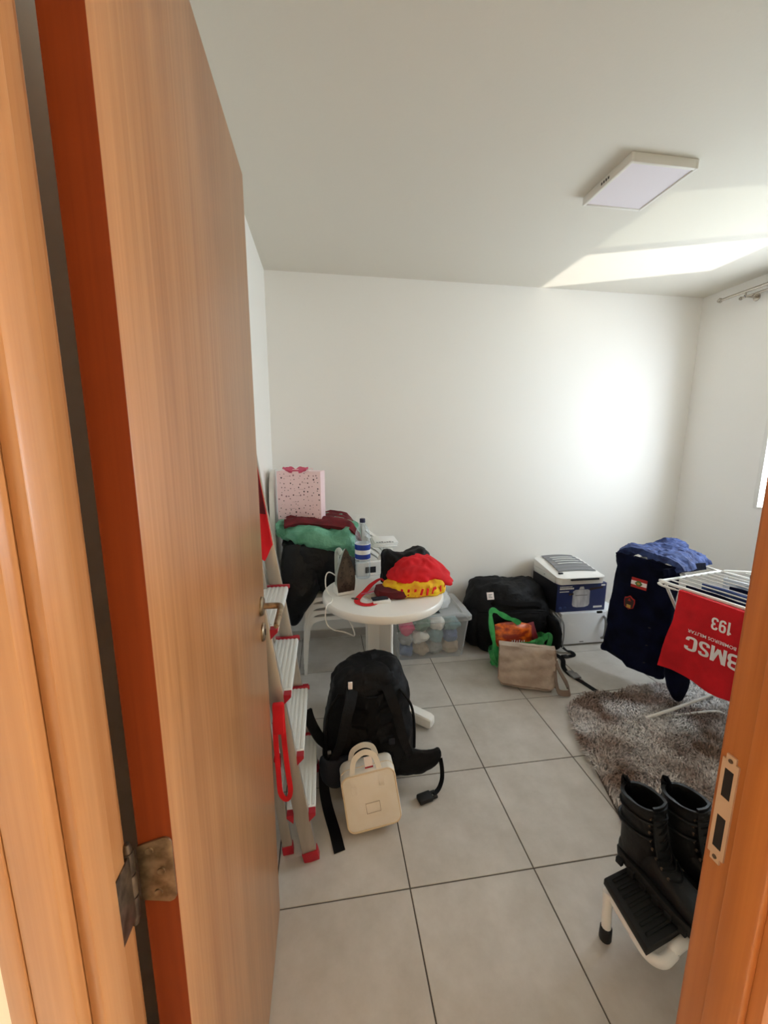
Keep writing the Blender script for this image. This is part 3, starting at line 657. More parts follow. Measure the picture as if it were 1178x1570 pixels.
# heap of clothes: dark cap and bag, red shirt, red and yellow shirt
def heap(rows, amp, scl, seed, p=2.3, ridge=.4, rot=0):
    m = sack(rows, 36, 84, p, rot); m.rough(amp, scl, seed, zmin=TZ+.001, ridge=ridge); m.rough(amp*.5, scl*1.9, seed+9, zmin=TZ+.001, ridge=1.6); return m
m = heap([(.702, .19, 1.03, .11, .10), (.73, .19, 1.03, .135, .11), (.80, .185, 1.03, .135, .10), (.86, .18, 1.03, .125, .085), (.890, .18, 1.03, .10, .06), (.893, .18, 1.03, .02, .02)], .012, 9, 1)
for i, p in enumerate(m.v):
    x, y, z = p
    if z > .82: m.v[i] = (x, y, z + .030*min(1, abs(x - .165)/.10)**1.5 - .012)
bc = m.build('black_cloth', 'black_ny'); tag(bc, 'black garment at the back of the heap on the table', 'clothes')
m = heap([(.701, .195, .905, .15, .075), (.715, .20, .90, .168, .085), (.745, .205, .905, .165, .085), (.775, .21, .92, .14, .07), (.785, .21, .93, .03, .03)], .011, 12, 2)
ys = m.build('football_shirt', 'yellow'); tag(ys, 'yellow and red shirt crumpled under the red one on the table', 'clothes')
m = MB(); m.loft([ell(.085, .885, z, a, b, 2.4, 30) for z, a, b in ((.7012, .085, .075), (.715, .095, .085), (.74, .088, .075), (.752, .05, .045), (.754, .01, .01))]); m.rough(.008, 16, 6, zmin=TZ+.001); m.build('red_panel', 'dred_cl', ys, label='dark red panel of the shirt')
rr = random.Random(5); m = MB()
for k in range(9):
    a = -2.05 + .20*k; x = .20 + .172*math.cos(a); y = .90 + .090*math.sin(a)
    m.bar((x, y-.004, .715 + .004*(k % 2)), (x + rr.uniform(-.012, .012), y-.001, .752), .012, .004, side=(-math.sin(a), math.cos(a), 0), bev=.001)
m.build('printed_mark', 'red_cl', ys)
m = heap([(.772, .20, .935, .10, .07), (.780, .205, .93, .142, .085), (.81, .21, .935, .135, .082), (.845, .225, .95, .11, .07), (.875, .235, .965, .075, .05), (.885, .24, .97, .015, .015)], .013, 10, 4)
for i, p in enumerate(m.v):
    x, y, z = p
    if x > .30: m.v[i] = (x + (x-.30)*1.3, y, z - (x-.30)*.9)
rsx = m.build('red_shirt', 'red_cl'); tag(rsx, 'bright red shirt on top of the heap on the round table', 'clothes')
# red lanyard with card holder
m = MB(); pth = curve([(.075, .965, .735), (.04, .995, .750), (-.01, .985, .728), (-.055, .935, .706), (-.085, .885, .703), (-.105, .835, .703), (-.105, .795, .703), (-.075, .765, .703), (-.04, .765, .703), (0, .795, .703), (.03, .835, .703), (.065, .865, .712)], 60)
m.ribbon(pth, .030, .002, (0, 0, 1))
ly = m.build('lanyard', 'red_cl'); tag(ly, 'red lanyard looped on the table in front of the heap', 'lanyard')
m = MB(); m.box((-.05, -.034, 0), (.05, .034, .002), .0008); m.xf(Matrix.Translation((-.022, .868, .7015)) @ Matrix.Rotation(.5, 4, 'Z')); m.build('card_holder', 'film', ly)
m = MB(); m.box((-.04, -.026, .0021), (.04, .026, .0026)); m.xf(Matrix.Translation((-.022, .868, .7015)) @ Matrix.Rotation(.5, 4, 'Z')); m.build('card', 'c_tan', ly)
m = MB(); m.tube(curve([(-.10, .835, .7075), (-.118, .845, .708), (-.135, .85, .706), (-.118, .836, .706), (-.1, .83, .707)], 14), .0022, 6); m.build('clasp', 'steel_dark', ly)
m = MB(); m.ribbon(curve([(-.08, .90, .706), (-.03, .915, .708), (.02, .93, .714), (.06, .945, .722)], 14), .012, .002, (0, 0, 1)); m.build('band', 'ribbon', ly)
mt = Matrix.Translation((.012, .792, TZ)) @ Matrix.Rotation(.16, 4, 'Z')
bx_ = thing('small_box', (.012, .792, TZ), 'small white card box with a slate blue lid at the table front edge', 'box')
m = MB(); m.box((-.045, -.022, .0005), (.045, .022, .014), .0015); m.xf(mt); m.build('tray', 'white_pl', bx_)
m = MB(); m.box((-.046, -.010, .014), (.036, .026, .022), .0015); m.xf(mt); m.build('lid', 'navy_pad', bx_)

# ------------------------------------------------------------------ clear storage box full of clothes
bxx0, bxx1, bxy0, bxy1 = .225, .690, 1.412, 1.790
sb = thing('storage_box', (.46, 1.6, 0), 'clear plastic storage box full of folded clothes beside the table', 'storage box')
m = MB(); k = 28
def rr_ring(x0, y0, x1, y1, z, r=.03): 
    out = []
    for cx, cy, a0 in ((x1-r, y1-r, 0), (x0+r, y1-r, 90), (x0+r, y0+r, 180), (x1-r, y0+r, 270)):
        for q in range(6): a = math.radians(a0 + 18*q); out.append((cx + r*math.cos(a), cy + r*math.sin(a), z))
    return out
o_ = .030
m.loft([rr_ring(bxx0, bxy0, bxx1, bxy1, .004), rr_ring(bxx0-.004, bxy0-.004, bxx1+.004, bxy1+.004, .03), rr_ring(bxx0-o_, bxy0-.02, bxx1+o_, bxy1+.012, .272), rr_ring(bxx0-o_-.012, bxy0-.030, bxx1+o_+.012, bxy1+.022, .280), rr_ring(bxx0-o_-.012, bxy0-.030, bxx1+o_+.012, bxy1+.022, .292)], True, False)
m.build('tub', 'clear', sb)
m = MB(); a_ = (bxx0-o_-.018, bxy0-.036, bxx1+o_+.018, bxy1+.026)
m.loft([rr_ring(*a_, .284), rr_ring(*a_, .312), rr_ring(a_[0]+.012, a_[1]+.012, a_[2]-.012, a_[3]-.012, .318), rr_ring(a_[0]+.05, a_[1]+.05, a_[2]-.05, a_[3]-.05, .318), rr_ring(a_[0]+.06, a_[1]+.06, a_[2]-.06, a_[3]-.06, .308)], False, True)
m.build('lid', 'clear', sb)
for s in (-1, 1):
    xx = a_[0]-.004 if s < 0 else a_[2]+.004
    MB().box((xx-.006, 1.54, .245), (xx+.006, 1.66, .305), .003).build('clip', 'white_pl2', sb)
rr = random.Random(11); names = ['c_green', 'c_grey', 'c_white', 'c_blue', 'c_tan', 'c_teal', 'c_grey', 'c_white', 'c_green', 'c_tan', 'c_blue', 'c_grey']
spots = [(.29, 1.47, .19, 'c_pink', .062), (.28, 1.47, .07, 'c_blue', .05)]
lbl = {'c_pink': 'bright pink', 'c_blue': 'dusty blue', 'c_green': 'grey-green', 'c_grey': 'grey', 'c_white': 'white', 'c_tan': 'tan', 'c_teal': 'pale teal'}
CL = [(.29, 1.472, .215, 'c_pink', .050, .046, .040, 'bright pink', 'at the upper left front of the clear box'), (.285, 1.475, .135, 'c_grey', .050, .046, .036, 'grey', 'under the bright pink one in the clear box'), (.285, 1.47, .055, 'c_blue', .048, .046, .042, 'dusty blue', 'at the lower left front of the clear box'),
      (.39, 1.475, .06, 'c_tan', .055, .05, .045, 'tan', 'low in the front middle of the clear box'), (.385, 1.47, .15, 'c_white', .052, .05, .045, 'white', 'above the tan one in the clear box'), (.40, 1.472, .235, 'c_green', .055, .048, .034, 'grey-green', 'high in the front middle of the clear box'),
      (.495, 1.475, .06, 'c_grey', .052, .05, .046, 'grey', 'low in the clear box, right of the tan one'), (.49, 1.47, .155, 'c_teal', .055, .048, .046, 'pale teal', 'in the centre front of the clear box'), (.505, 1.47, .235, 'c_white', .055, .046, .034, 'white', 'high in the clear box, above the pale teal one'),
      (.605, 1.475, .06, 'c_tan', .058, .05, .046, 'tan', 'at the lower right front of the clear box'), (.60, 1.472, .15, 'c_blue', .052, .05, .045, 'dusty blue', 'at the right of the clear box above tan'), (.61, 1.472, .232, 'c_teal', .055, .048, .036, 'pale teal', 'at the upper right front of the clear box'),
      (.46, 1.66, .13, 'c_green', .20, .095, .11, 'grey-green', 'filling the back of the clear box')]
for q, (x, y, z, mt_, a, b, c, hue, where) in enumerate(CL):
    m = MB(); m.loft([ell(x, y, z - c + 2*c*(i/13), max(a*math.sin(PI*(.06+.88*i/13))**.45, .01), max(b*math.sin(PI*(.06+.88*i/13))**.45, .01), 2.8, 30, 0) for i in range(14)]); m.rough(.018, 24, q+2, zmin=.012, ridge=.7)
    o = m.build('folded_clothes', mt_); tag(o, '%s clothes bundle %s' % (hue, where), 'clothes', 'clothes in the storage box')
m = sack([(.3105, .50, 1.64, .12, .10), (.33, .50, 1.64, .15, .12), (.37, .49, 1.65, .14, .11), (.42, .49, 1.66, .10, .07), (.445, .50, 1.66, .03, .03)], 16, 30, 2.2); m.rough(.028, 12, 9, zmin=.3105, ridge=.8)
o = m.build('clear_bag', 'film'); tag(o, 'crumpled clear plastic bag lying on the storage box lid', 'bag')
m = MB(); m.sheet(lambda u, v: (.385 + .14*u, 1.45 + .10*v, .322 + .012*math.sin(5*u+3*v) + .03*v), 10, 8, .01); m.rough(.008, 20, 3, zmin=.319)
o = m.build('grey_cloth', 'navy_pad'); tag(o, 'dark grey cloth on the box lid under the table edge', 'cloth')

# ------------------------------------------------------------------ black travel bag against the far wall
m = sack([(.003, 1.09, 1.61, .26, .17), (.02, 1.09, 1.61, .295, .195), (.12, 1.09, 1.61, .315, .205), (.25, 1.09, 1.61, .310, .205), (.34, 1.09, 1.63, .295, .185), (.41, 1.085, 1.645, .255, .16), (.452, 1.085, 1.66, .205, .11), (.462, 1.085, 1.66, .02, .02)], 28, 56, 2.7)
m.rough(.026, 6.5, 12, zmin=.002, ridge=.5); m.rough(.010, 19, 2, zmin=.002, ridge=1.4)
db = m.build('travel_bag', 'black_ny'); tag(db, 'bulging black travel bag slumped against the far wall', 'bag')
m = sack([(.03, .805, 1.60, .040, .11), (.06, .80, 1.60, .05, .14), (.18, .80, 1.60, .05, .145), (.29, .82, 1.60, .045, .12), (.33, .84, 1.60, .02, .04)], 14, 28, 2.4); m.rough(.012, 14, 4, zmin=.01); m.build('end_pocket', 'black_ny', db)
m = sack([(.02, 1.375, 1.46, .035, .10), (.05, 1.38, 1.46, .045, .115), (.16, 1.38, 1.46, .045, .115), (.22, 1.37, 1.47, .038, .09), (.245, 1.36, 1.47, .015, .04)], 14, 28, 2.6); m.rough(.007, 16, 7, zmin=.01); m.build('end_pocket', 'black_flat', db)
for x in (1.378, 1.402): MB().ribbon(curve([(x+.018, 1.368, .03), (x+.024, 1.366, .12), (x+.016, 1.372, .22), (x-.03, 1.40, .29)], 14), .010, .004, (.3, -1, 0)).build('piping', 'grey_pl', db)
MB().ribbon(curve([(.90, 1.445, .36), (.94, 1.43, .385), (1.08, 1.412, .365), (1.22, 1.425, .355), (1.28, 1.44, .325)], 24), .030, .008, (0, -1, .4)).build('carry_handle', 'black_flat', db)
for q in range(3): MB().tube(curve([(.82+.03*q, 1.47, .30-.085*q), (.95, 1.408, .315-.085*q), (1.10, 1.392, .325-.085*q), (1.30, 1.41, .30-.085*q)], 22), .005, 6).build('seam', 'black_flat', db)
mt = Matrix.Translation((.905, 1.485, .408)) @ Euler((-.5, -.1, -.25)).to_matrix().to_4x4()
m = MB(); m.box((-.024, -.005, -.026), (.024, .002, .026), .001); m.xf(mt); lbt = m.build('luggage_tag', 'print_white', db, label='small white tag')
m = MB()
for q in range(3): m.box((-.014, -.0056, -.012+.010*q), (.012-.006*(q % 2), -.0048, -.008+.010*q))
m.xf(mt); m.build('print_mark', 'grey_pl', lbt, kind='stuff')
pth = curve([(1.30, 1.40, .02), (1.34, 1.33, .012), (1.36, 1.26, .006), (1.31, 1.17, .004), (1.30, 1.09, .004), (1.33, .99, .004), (1.36, .88, .004)], 40)
MB().ribbon(pth, .030, .004, (0, 0, 1)).build('webbing_strap', 'black_flat', db)
m = MB(); m.box((1.290, 1.03, .005), (1.345, 1.085, .018), .004); m.box((1.292, 1.085, .006), (1.336, 1.115, .015), .003); m.build('buckle', 'grey_pl', db)
MB().ribbon(curve([(1.40, 1.38, .06), (1.44, 1.34, .022), (1.475, 1.335, .012), (1.47, 1.30, .006), (1.40, 1.285, .006)], 18), .028, .004, (0, 0, 1)).build('webbing_strap', 'black_flat', db)
m = MB(); m.box((1.372, 1.27, .004), (1.415, 1.302, .018), .004); m.build('buckle', 'rubber', db)
MB().lathe([(.006, 0), (.007, .004), (.003, .006)], (1.395, 1.33, .055), 10).build('stud', 'chrome', db)

# green carrier bag with an orange packet
m = MB()
def gbag(u, v):
    a = 2*PI*u; hgt = .17 + .06*math.sin(a + 2.2); z = .004 + hgt*v
    rx = .155 + .03*v; ry = .070 + .018*v
    return (1.005 + rx*math.copysign(abs(math.cos(a))**.8, math.cos(a)), 1.255 + ry*math.copysign(abs(math.sin(a))**.8, math.sin(a)), z)
m.sheet(gbag, 110, 26, .0); m.rough(.018, 13, 3, zmin=.003, ridge=.7); m.rough(.008, 40, 5, zmin=.003, ridge=1.2)
gbg = m.build('carrier_bag', 'green_bag'); tag(gbg, 'green plastic carrier bag holding an orange packet, against the black travel bag', 'bag')
MB().ribbon(curve([(.862, 1.195, .05), (.830, 1.19, .14), (.815, 1.20, .22), (.800, 1.215, .32), (.800, 1.235, .395), (.825, 1.245, .410), (.880, 1.255, .375), (.930, 1.258, .345), (.985, 1.26, .320), (1.03, 1.27, .29)], 44), [.02 + .016*abs(math.sin(k*.35)) for k in range(44)], .006, (0, -1, .2)).build('bag_handle', 'green_bag', gbg)
MB().ribbon(curve([(1.10, 1.21, .16), (1.16, 1.195, .205), (1.195, 1.19, .235), (1.215, 1.20, .20), (1.205, 1.21, .12), (1.19, 1.22, .05)], 22), .035, .006, (0, -1, .2)).build('bag_handle', 'green_bag', gbg)
mt = Matrix.Translation((.985, 1.262, .215)) @ Euler((-.35, .10, .0)).to_matrix().to_4x4()
m = MB()
for i in range(13):
    pass
rings = []
for i in range(13):
    q = i/12; xx = -.135 + .27*q; hh = .085*(1 - .25*abs(2*q-1)**4); tt = .004 + .036*math.sin(PI*q)**.6
    rings.append([(xx, tt*math.cos(2*PI*k/20), hh*math.copysign(abs(math.sin(2*PI*k/20))**.7, math.sin(2*PI*k/20))) for k in range(20)])
m.loft(rings); m.rough(.007, 24, 6); m.xf(mt); op = m.build('snack_packet', 'orange_pk'); tag(op, 'glossy orange food packet sticking out of the green carrier bag', 'packet')
m = MB()
for q in range(6): m.bar((-.04 + .017*q, -.048, -.052), (-.034 + .017*q, -.046, -.030 + .004*(q % 2)), .005, .002)
m.xf(mt); m.build('printed_mark', 'white_paper', op, kind='stuff')
mt2 = mt @ Matrix.Translation((.150, .02, -.005)) @ Matrix.Rotation(-.25, 4, 'Y')
m = MB(); rings = []
for i in range(9):
    q = i/8; zz = -.10 + .19*q; tt = .004 + .022*math.sin(PI*q)**.6; ww = .034
    rings.append([(ww*math.cos(2*PI*k/16), tt*math.sin(2*PI*k/16), zz) for k in range(16)])
m.loft(rings); m.rough(.005, 24, 2); m.xf(mt2); wp = m.build('wine_packet', 'wine_pk'); tag(wp, 'dark wine-red packet beside the orange one in the carrier bag', 'packet')

# taupe messenger bag leaning on the green bag
mm_ = Matrix.Translation((.945, 1.005, .003)) @ Matrix.Rotation(math.radians(-21), 4, 'Z') @ Matrix.Rotation(math.radians(-17), 4, 'X')
MW, MH, MT = .158, .255, .045
m = MB(); rings = []
for i in range(12):
    q = i/11; z = MH*q; wx_ = MW*(.97 + .05*math.sin(PI*q)) * (1 if 0 < q < 1 else .96); ty = MT*(.55 + .5*math.sin(PI*(.15 + .7*q)))
    rings.append(ell(0, .0, z, wx_, ty, 5, 40))
m.loft(rings); m.rough(.008, 14, 5, ridge=.5); m.xf(mm_)
mbg = m.build('messenger_bag', 'beige'); tag(mbg, 'taupe canvas messenger bag leaning on the green carrier bag', 'bag')
def flap(u, v):
    x = (2*u-1)*(MW+.006); z = MH + .004 - (MH-.010)*v; cr_ = max(0, abs(2*u-1) - .80)/.2
    y = -(MT*(.55 + .5*math.sin(PI*(.15 + .7*min(1, z/MH)))) + .008) if v > .06 else -.015 - .03*v/.06
    return (x, y - .004*math.sin(9*u + 5*v) - .003*math.sin(23*v + 6*u), z + .035*cr_*cr_*v)
m = MB().sheet(flap, 36, 30, .005); m.rough(.005, 22, 4); m.xf(mm_); fp = m.build('flap', 'beige', mbg)
bd = [(-1, .02), (-1, .5), (-1, .9), (-.96, .985), (-.85, 1.0), (0, 1.0), (.85, 1.0), (.96, .985), (1, .9), (1, .5), (1, .02)]
m = MB(); m.tube([mm_ @ (Vector(flap((a+1)/2, b)) + Vector((0, -.003, 0))) for a, b in lerp_rows(bd, 60)], .0038, 6); m.build('piping', 'beige_d', fp)
m = MB(); m.ribbon([mm_ @ Vector(p) for p in curve([(MW+.004, 0, MH-.02), (MW+.008, 0, MH*.5), (MW+.004, 0, .02)], 12)], .06, .004, (1, 0, 0)); m.build('gusset', 'beige_d', mbg)
pth = curve([mm_ @ Vector(p) for p in [(MW+.012, 0, MH-.05), (MW+.02, -.004, MH-.075), (MW+.035, -.01, .13), (MW+.075, -.02, .06)]] + [Vector((1.185, .93, .022)), Vector((1.165, .885, .02)), Vector((1.10, .885, .03)), Vector((1.085, .90, .08)), Vector((1.09, .93, .14))], 46)
m = MB(); m.ribbon(pth, .034, .004, [(.55, -.75, .3)]*46); m.build('shoulder_strap', 'beige_d', mbg)
m = MB(); mt = mm_ @ Matrix.Translation((MW+.016, -.006, MH-.072)); m.box((-.012, -.004, -.008), (.012, .004, .008), .002); m.xf(mt); m.build('strap_ring', 'chrome', mbg)

# ------------------------------------------------------------------ microwave, pressure cooker box, grill
mw = thing('microwave_oven', (1.67, 1.61, 0), 'white microwave oven on the floor by the far wall', 'microwave')
x0, x1, y0, y1, z0, z1 = 1.440, 1.925, 1.432, 1.815, .012, .262
MB().box((x0, y0+.02, z0), (x1, y1, z1), .006).build('cabinet', 'micro', mw)
MB().box((x0, y0-.004, z0+.004), (1.805, y0+.022, z1-.002), .007).build('oven_door', 'micro', mw)
MB().box((1.808, y0-.002, z0+.004), (x1, y0+.022, z1-.002), .006).build('control_panel', 'white_pl', mw)
h = MB().tube(curve([(1.778, y0-.004, .225), (1.783, y0-.026, .205), (1.784, y0-.032, .14), (1.783, y0-.026, .072), (1.778, y0-.004, .05)], 20), .0095, 10).build('door_handle', 'grey_pl', mw)
MB().box((1.60, y0-.0052, .028), (1.632, y0-.0036, .036), .0005).build('badge', 'grey_pl', mw)
for q in range(6): MB().box((1.845 + .025*(q % 2), y0-.0045, .06+.035*(q//2)), (1.862 + .025*(q % 2), y0-.0015, .08+.035*(q//2)), .001).build('button', 'micro', mw)
for a in (x0+.03, x1-.03):
    for b in (y0+.04, y1-.04): MB().lathe([(.014, 0), (.016, .013)], (a, b, 0), 10).build('foot', 'rubber', mw)
ck = thing('cooker_box', (1.60, 1.64, .262), 'dark blue pressure cooker carton on top of the microwave', 'box')
cx0, cx1, cy0, cy1, cz0, cz1 = 1.405, 1.800, 1.455, 1.800, .263, .475
MB().box((cx0, cy0, cz0), (cx1, cy1, cz1), .0015).build('carton', 'box_navy', ck)
MB().box((cx0-.0008, cy0+.002, cz0+.002), (cx0+.001, cy1-.002, cz1-.002)).build('side_panel', 'box_black', ck)
yf = cy0 - .0006
def disc(cx, cz, pts, mn, par, nm, y=None):
    mm = MB(); mm.loft([[(cx + a, (y or yf) - .0004, cz + b) for a, b in pts], [(cx + a, (y or yf) + .0004, cz + b) for a, b in pts]]); return mm.build(nm, mn, par)
pot = [(-.068, .055), (-.070, -.045), (-.060, -.062), (-.03, -.070), (.03, -.070), (.060, -.062), (.070, -.045), (.068, .055), (.05, .066), (-.05, .066)]
pp = disc(1.600, .365, pot, 'steel_print', ck, 'printed_pot')
disc(1.600, .365, [(-.05, .020), (.05, .020), (.05, .026), (-.05, .026)], 'grey_pl', pp, 'printed_line', yf-.0006)
disc(1.600, .440, [(-.022, -.006), (.022, -.006), (.014, .014), (-.014, .014)], 'steel_print', pp, 'printed_valve', yf-.0006)
disc(1.715, .434, [(-.05, -.012), (.055, .002), (.055, .016), (-.05, .006)], 'badge_dark', pp, 'printed_handle', yf-.0003)
disc(1.518, .398, [(-.018, -.008), (.018, -.004), (.018, .010), (-.018, .008)], 'badge_dark', pp, 'printed_handle', yf-.0003)
rr = random.Random(2)
for z, L, h_ in ((.455, .095, .006), (.437, .10, .013), (.417, .072, .007)):
    x = 1.425; mm = MB()
    while x < 1.425 + L:
        wd_ = rr.uniform(.006, .012); mm.box((x, yf-.0005, z), (x+wd_, yf+.0004, z+h_)); x += wd_ + .003
    mm.build('printed_lettering', 'white_paper', ck, kind='stuff')
mm = MB()
for q in range(6): mm.box((1.706 + .012*q, yf-.0005, .285), (1.715 + .012*q, yf+.0004, .299))
mm.build('printed_lettering', 'white_paper', ck, kind='stuff')
mm = MB()
for q in range(2): mm.lathe([(.013, 0), (.013, .0006)], n=14, mtx=Matrix.Translation((1.44 + .036*q, yf+.0002, .293)) @ Matrix.Rotation(PI/2, 4, 'X'))
mm.build('printed_symbol', 'denim', ck, kind='stuff')
disc(1.772, .459, [(-.016, -.006), (.016, -.006), (.016, .006), (-.016, .006)], 'white_paper', ck, 'printed_seal')
gr = thing('electric_grill', (1.56, 1.62, .475), 'white electric grill with a grey ribbed lid on the pressure cooker carton', 'grill')
m = MB(); rings = []
for z, ins in ((.478, .02), (.484, .004), (.512, .0), (.534, .004)): rings.append(rr_ring(1.395+ins, 1.425+ins, 1.765-ins, 1.805-ins, z, .03))
m.loft(rings); m.build('base', 'white_pl', gr)
def lid_z(x, y): 
    q = max(0, min(1, (y - 1.405)/.40)); w_ = (x - 1.565)/.205
    return .540 + .062*(1 - (1-q)**2.0) - .018*w_*w_ - .006
m = MB(); rings = []
base_r = rr_ring(1.390, 1.415, 1.770, 1.808, .536, .05)
rings.append(base_r)
for sc_ in (1.0, .97, .9, .75, .5, .25, .02):
    rings.append([(1.58 + (x-1.58)*sc_, 1.61 + (y-1.61)*sc_, lid_z(1.58 + (x-1.58)*sc_, 1.61 + (y-1.61)*sc_) + .004*(1-sc_)) for x, y, z in base_r])
m.loft(rings); m.build('lid', 'white_pl', gr)
def pan(u, v):
    y = 1.50 + .285*v; hw = .150 - .02*v; x = 1.585 + hw*(2*u-1); return (x, y, lid_z(x, y) + .0085 + .002*math.sin(40*v))
MB().sheet(pan, 14, 36, .004).build('top_panel', 'grey_pl', gr)
for q in range(4):
    v = .35 + .14*q; pts = [Vector(pan(.15 + .7*k/10, v)) + Vector((0, 0, .003)) for k in range(11)]
    MB().tube(pts, .0035, 6).build('rib', 'white_pl2', gr)
MB().box((1.422, 1.475, lid_z(1.44, 1.48)+.002), (1.455, 1.490, lid_z(1.44, 1.48)+.010), .001).build('lamp_window', 'box_black', gr)
m = MB(); m.box((1.387, 1.47, .486), (1.396, 1.76, .530), .004); sd = m.build('side_vent', 'white_pl2', gr)
MB().box((1.3855, 1.60, .508), (1.388, 1.612, .514)).build('screw', 'grey_pl', sd)
MB().box((1.48, 1.408, .518), (1.70, 1.424, .532), .003).build('front_gap', 'box_black', gr)

# ------------------------------------------------------------------ black hiking backpack standing on the floor
bp = thing('hiking_backpack', (-.08, .54, 0), 'large black hiking backpack standing in the middle of the floor with its hip belt spread', 'backpack')
m = sack([(.004, -.085, .565, .15, .10), (.02, -.085, .56, .185, .125), (.10, -.082, .555, .198, .14), (.22, -.080, .552, .196, .14), (.33, -.080, .552, .182, .13), (.42, -.082, .555, .162, .115), (.48, -.082, .56, .138, .095), (.515, -.082, .565, .10, .075), (.525, -.082, .565, .02, .02)], 30, 56, 2.9)
m.rough(.020, 8, 21, zmin=.003, ridge=.8); m.rough(.007, 24, 4, zmin=.003, ridge=1.4); m.build('pack_body', 'black_ny', bp)
m = sack([(.42, -.08, .56, .10, .08), (.438, -.08, .555, .140, .108), (.475, -.078, .555, .128, .100), (.512, -.072, .56, .104, .074), (.524, -.070, .56, .02, .02)], 14, 44, 2.7); m.rough(.022, 9, 3, ridge=.8); m.build('top_lid', 'black_ny', bp)
def bpan(u, v): 
    x = -.175 + .19*u; z = .10 + .34*v; return (x*(1 - .15*v) - .012*v + .0, .405 - .018*math.sin(PI*u) + .022*v + .010*math.sin(26*v)*(abs(2*u-1) > .25), z)
m = MB().sheet(bpan, 22, 30, .02); m.rough(.006, 18, 5); m.build('back_panel', 'black_flat', bp)
for s, off in ((-1, 0), (1, .008)):
    x0 = -.085 + s*.075
    pth = curve([(x0, .455, .46), (x0 + s*.012, .405, .43), (x0 + s*.030, .375, .38), (x0 + s*.055, .375, .27), (x0 + s*.085, .395, .18), (x0 + s*.10, .42, .11)], 30)
    MB().ribbon(pth, [.050 - .0008*k for k in range(30)], .016, (0, -1, .15)).build('shoulder_strap', 'black_ny', bp)
    MB().tube(curve([(x0 + s*.055, .455, .44), (x0 + s*.10, .425, .38), (x0 + s*.115, .42, .28), (x0 + s*.118, .425, .17)], 18), .006, 6).build('compression_cord', 'black_flat', bp)
m = MB(); m.ribbon(curve([(-.255, .475, .175), (-.295, .46, .225), (-.322, .455, .28), (-.343, .455, .335), (-.352, .46, .372)], 18), .042, .014, (.5, -.8, .2)); m.build('loose_strap', 'black_ny', bp)
m = MB(); m.box((-.036, .380, .045), (-.0, .40, .16)); 
def lum(u, v): x = -.145 + .15*u; z = .055 + .13*v; return (x, .388 - .012*math.sin(PI*u) + .01*v, z)
MB().sheet(lum, 14, 10, .022).build('lumbar_pad', 'black_flat', bp)
# hip belt wings
def wing(path, w0, w1, mt_, nm):
    P = curve(path, 20); mm = MB(); rings = []
    for i, p in enumerate(P):
        q = i/19; h = (w0 + (w1-w0)*q)*(1 if q < .8 else (1 - .55*((q-.8)/.2)**2)); t = .020*(1 - .3*q)
        d = (P[min(i+1, 19)] - P[max(i-1, 0)]).normalized(); n = Vector((d.y, -d.x, 0)).normalized()
        rings.append([p + n*t*math.cos(2*PI*k/16) + Vector((0, 0, 1))*h*math.copysign(abs(math.sin(2*PI*k/16))**.7, math.sin(2*PI*k/16)) for k in range(16)])
    mm.loft(rings); mm.rough(.004, 20, 3); return mm.build(nm, mt_, bp)
wing([(-.16, .425, .115), (-.215, .395, .118), (-.258, .385, .120), (-.285, .40, .13), (-.292, .43, .145)], .075, .050, 'navy_pad', 'hip_belt')
wing([(.03, .43, .115), (.09, .415, .110), (.145, .410, .108), (.195, .412, .118), (.225, .42, .135)], .078, .036, 'black_ny', 'hip_belt')
pth = curve([(-.288, .42, .12), (-.287, .385, .055), (-.276, .345, .014), (-.262, .29, .006), (-.247, .23, .004), (-.232, .155, .004)], 30)
MB().ribbon(pth, .042, .004, [(0, -.9, .5)]*8 + [(0, -.3, 1)]*22).build('webbing_strap', 'black_flat', bp)
pth = curve([(.222, .405, .120), (.228, .395, .075), (.226, .385, .030), (.205, .36, .010), (.175, .335, .010)], 24)
MB().ribbon(pth, .018, .004, (-.5, -.7, .6)).build('webbing_strap', 'black_flat', bp)
m = MB(); m.box((-.034, -.022, 0), (.030, .022, .022), .007); m.xf(Matrix.Translation((.135, .322, .002)) @ Matrix.Rotation(.25, 4, 'Z')); bk_ = m.build('buckle', 'rubber', bp)
for y_ in (-.013, .013):
    m = MB(); m.box((.028, y_-.005, .004), (.052, y_+.005, .016), .003); m.xf(Matrix.Translation((.135, .322, .002)) @ Matrix.Rotation(.25, 4, 'Z')); m.build('buckle_prong', 'rubber', bk_)
m = MB(); m.box((-.178, .438, .468), (-.160, .444, .500), .001); m.build('brand_tag', 'print_white', bp, label='small white fabric tag')
for x, y, z in ((-.262, .408, .205), (-.247, .398, .188), (.075, .405, .165), (-.20, .41, .36)):
    MB().box((x-.008, y-.006, z-.006), (x+.008, y+.004, z+.007), .003).build('strap_buckle', 'grey_pl', bp)
for x in (-.10, .0):
    MB().box((x-.013, .3655+.012, .235), (x+.013, .372+.012, .262), .003).build('lash_patch', 'navy_pad', bp)

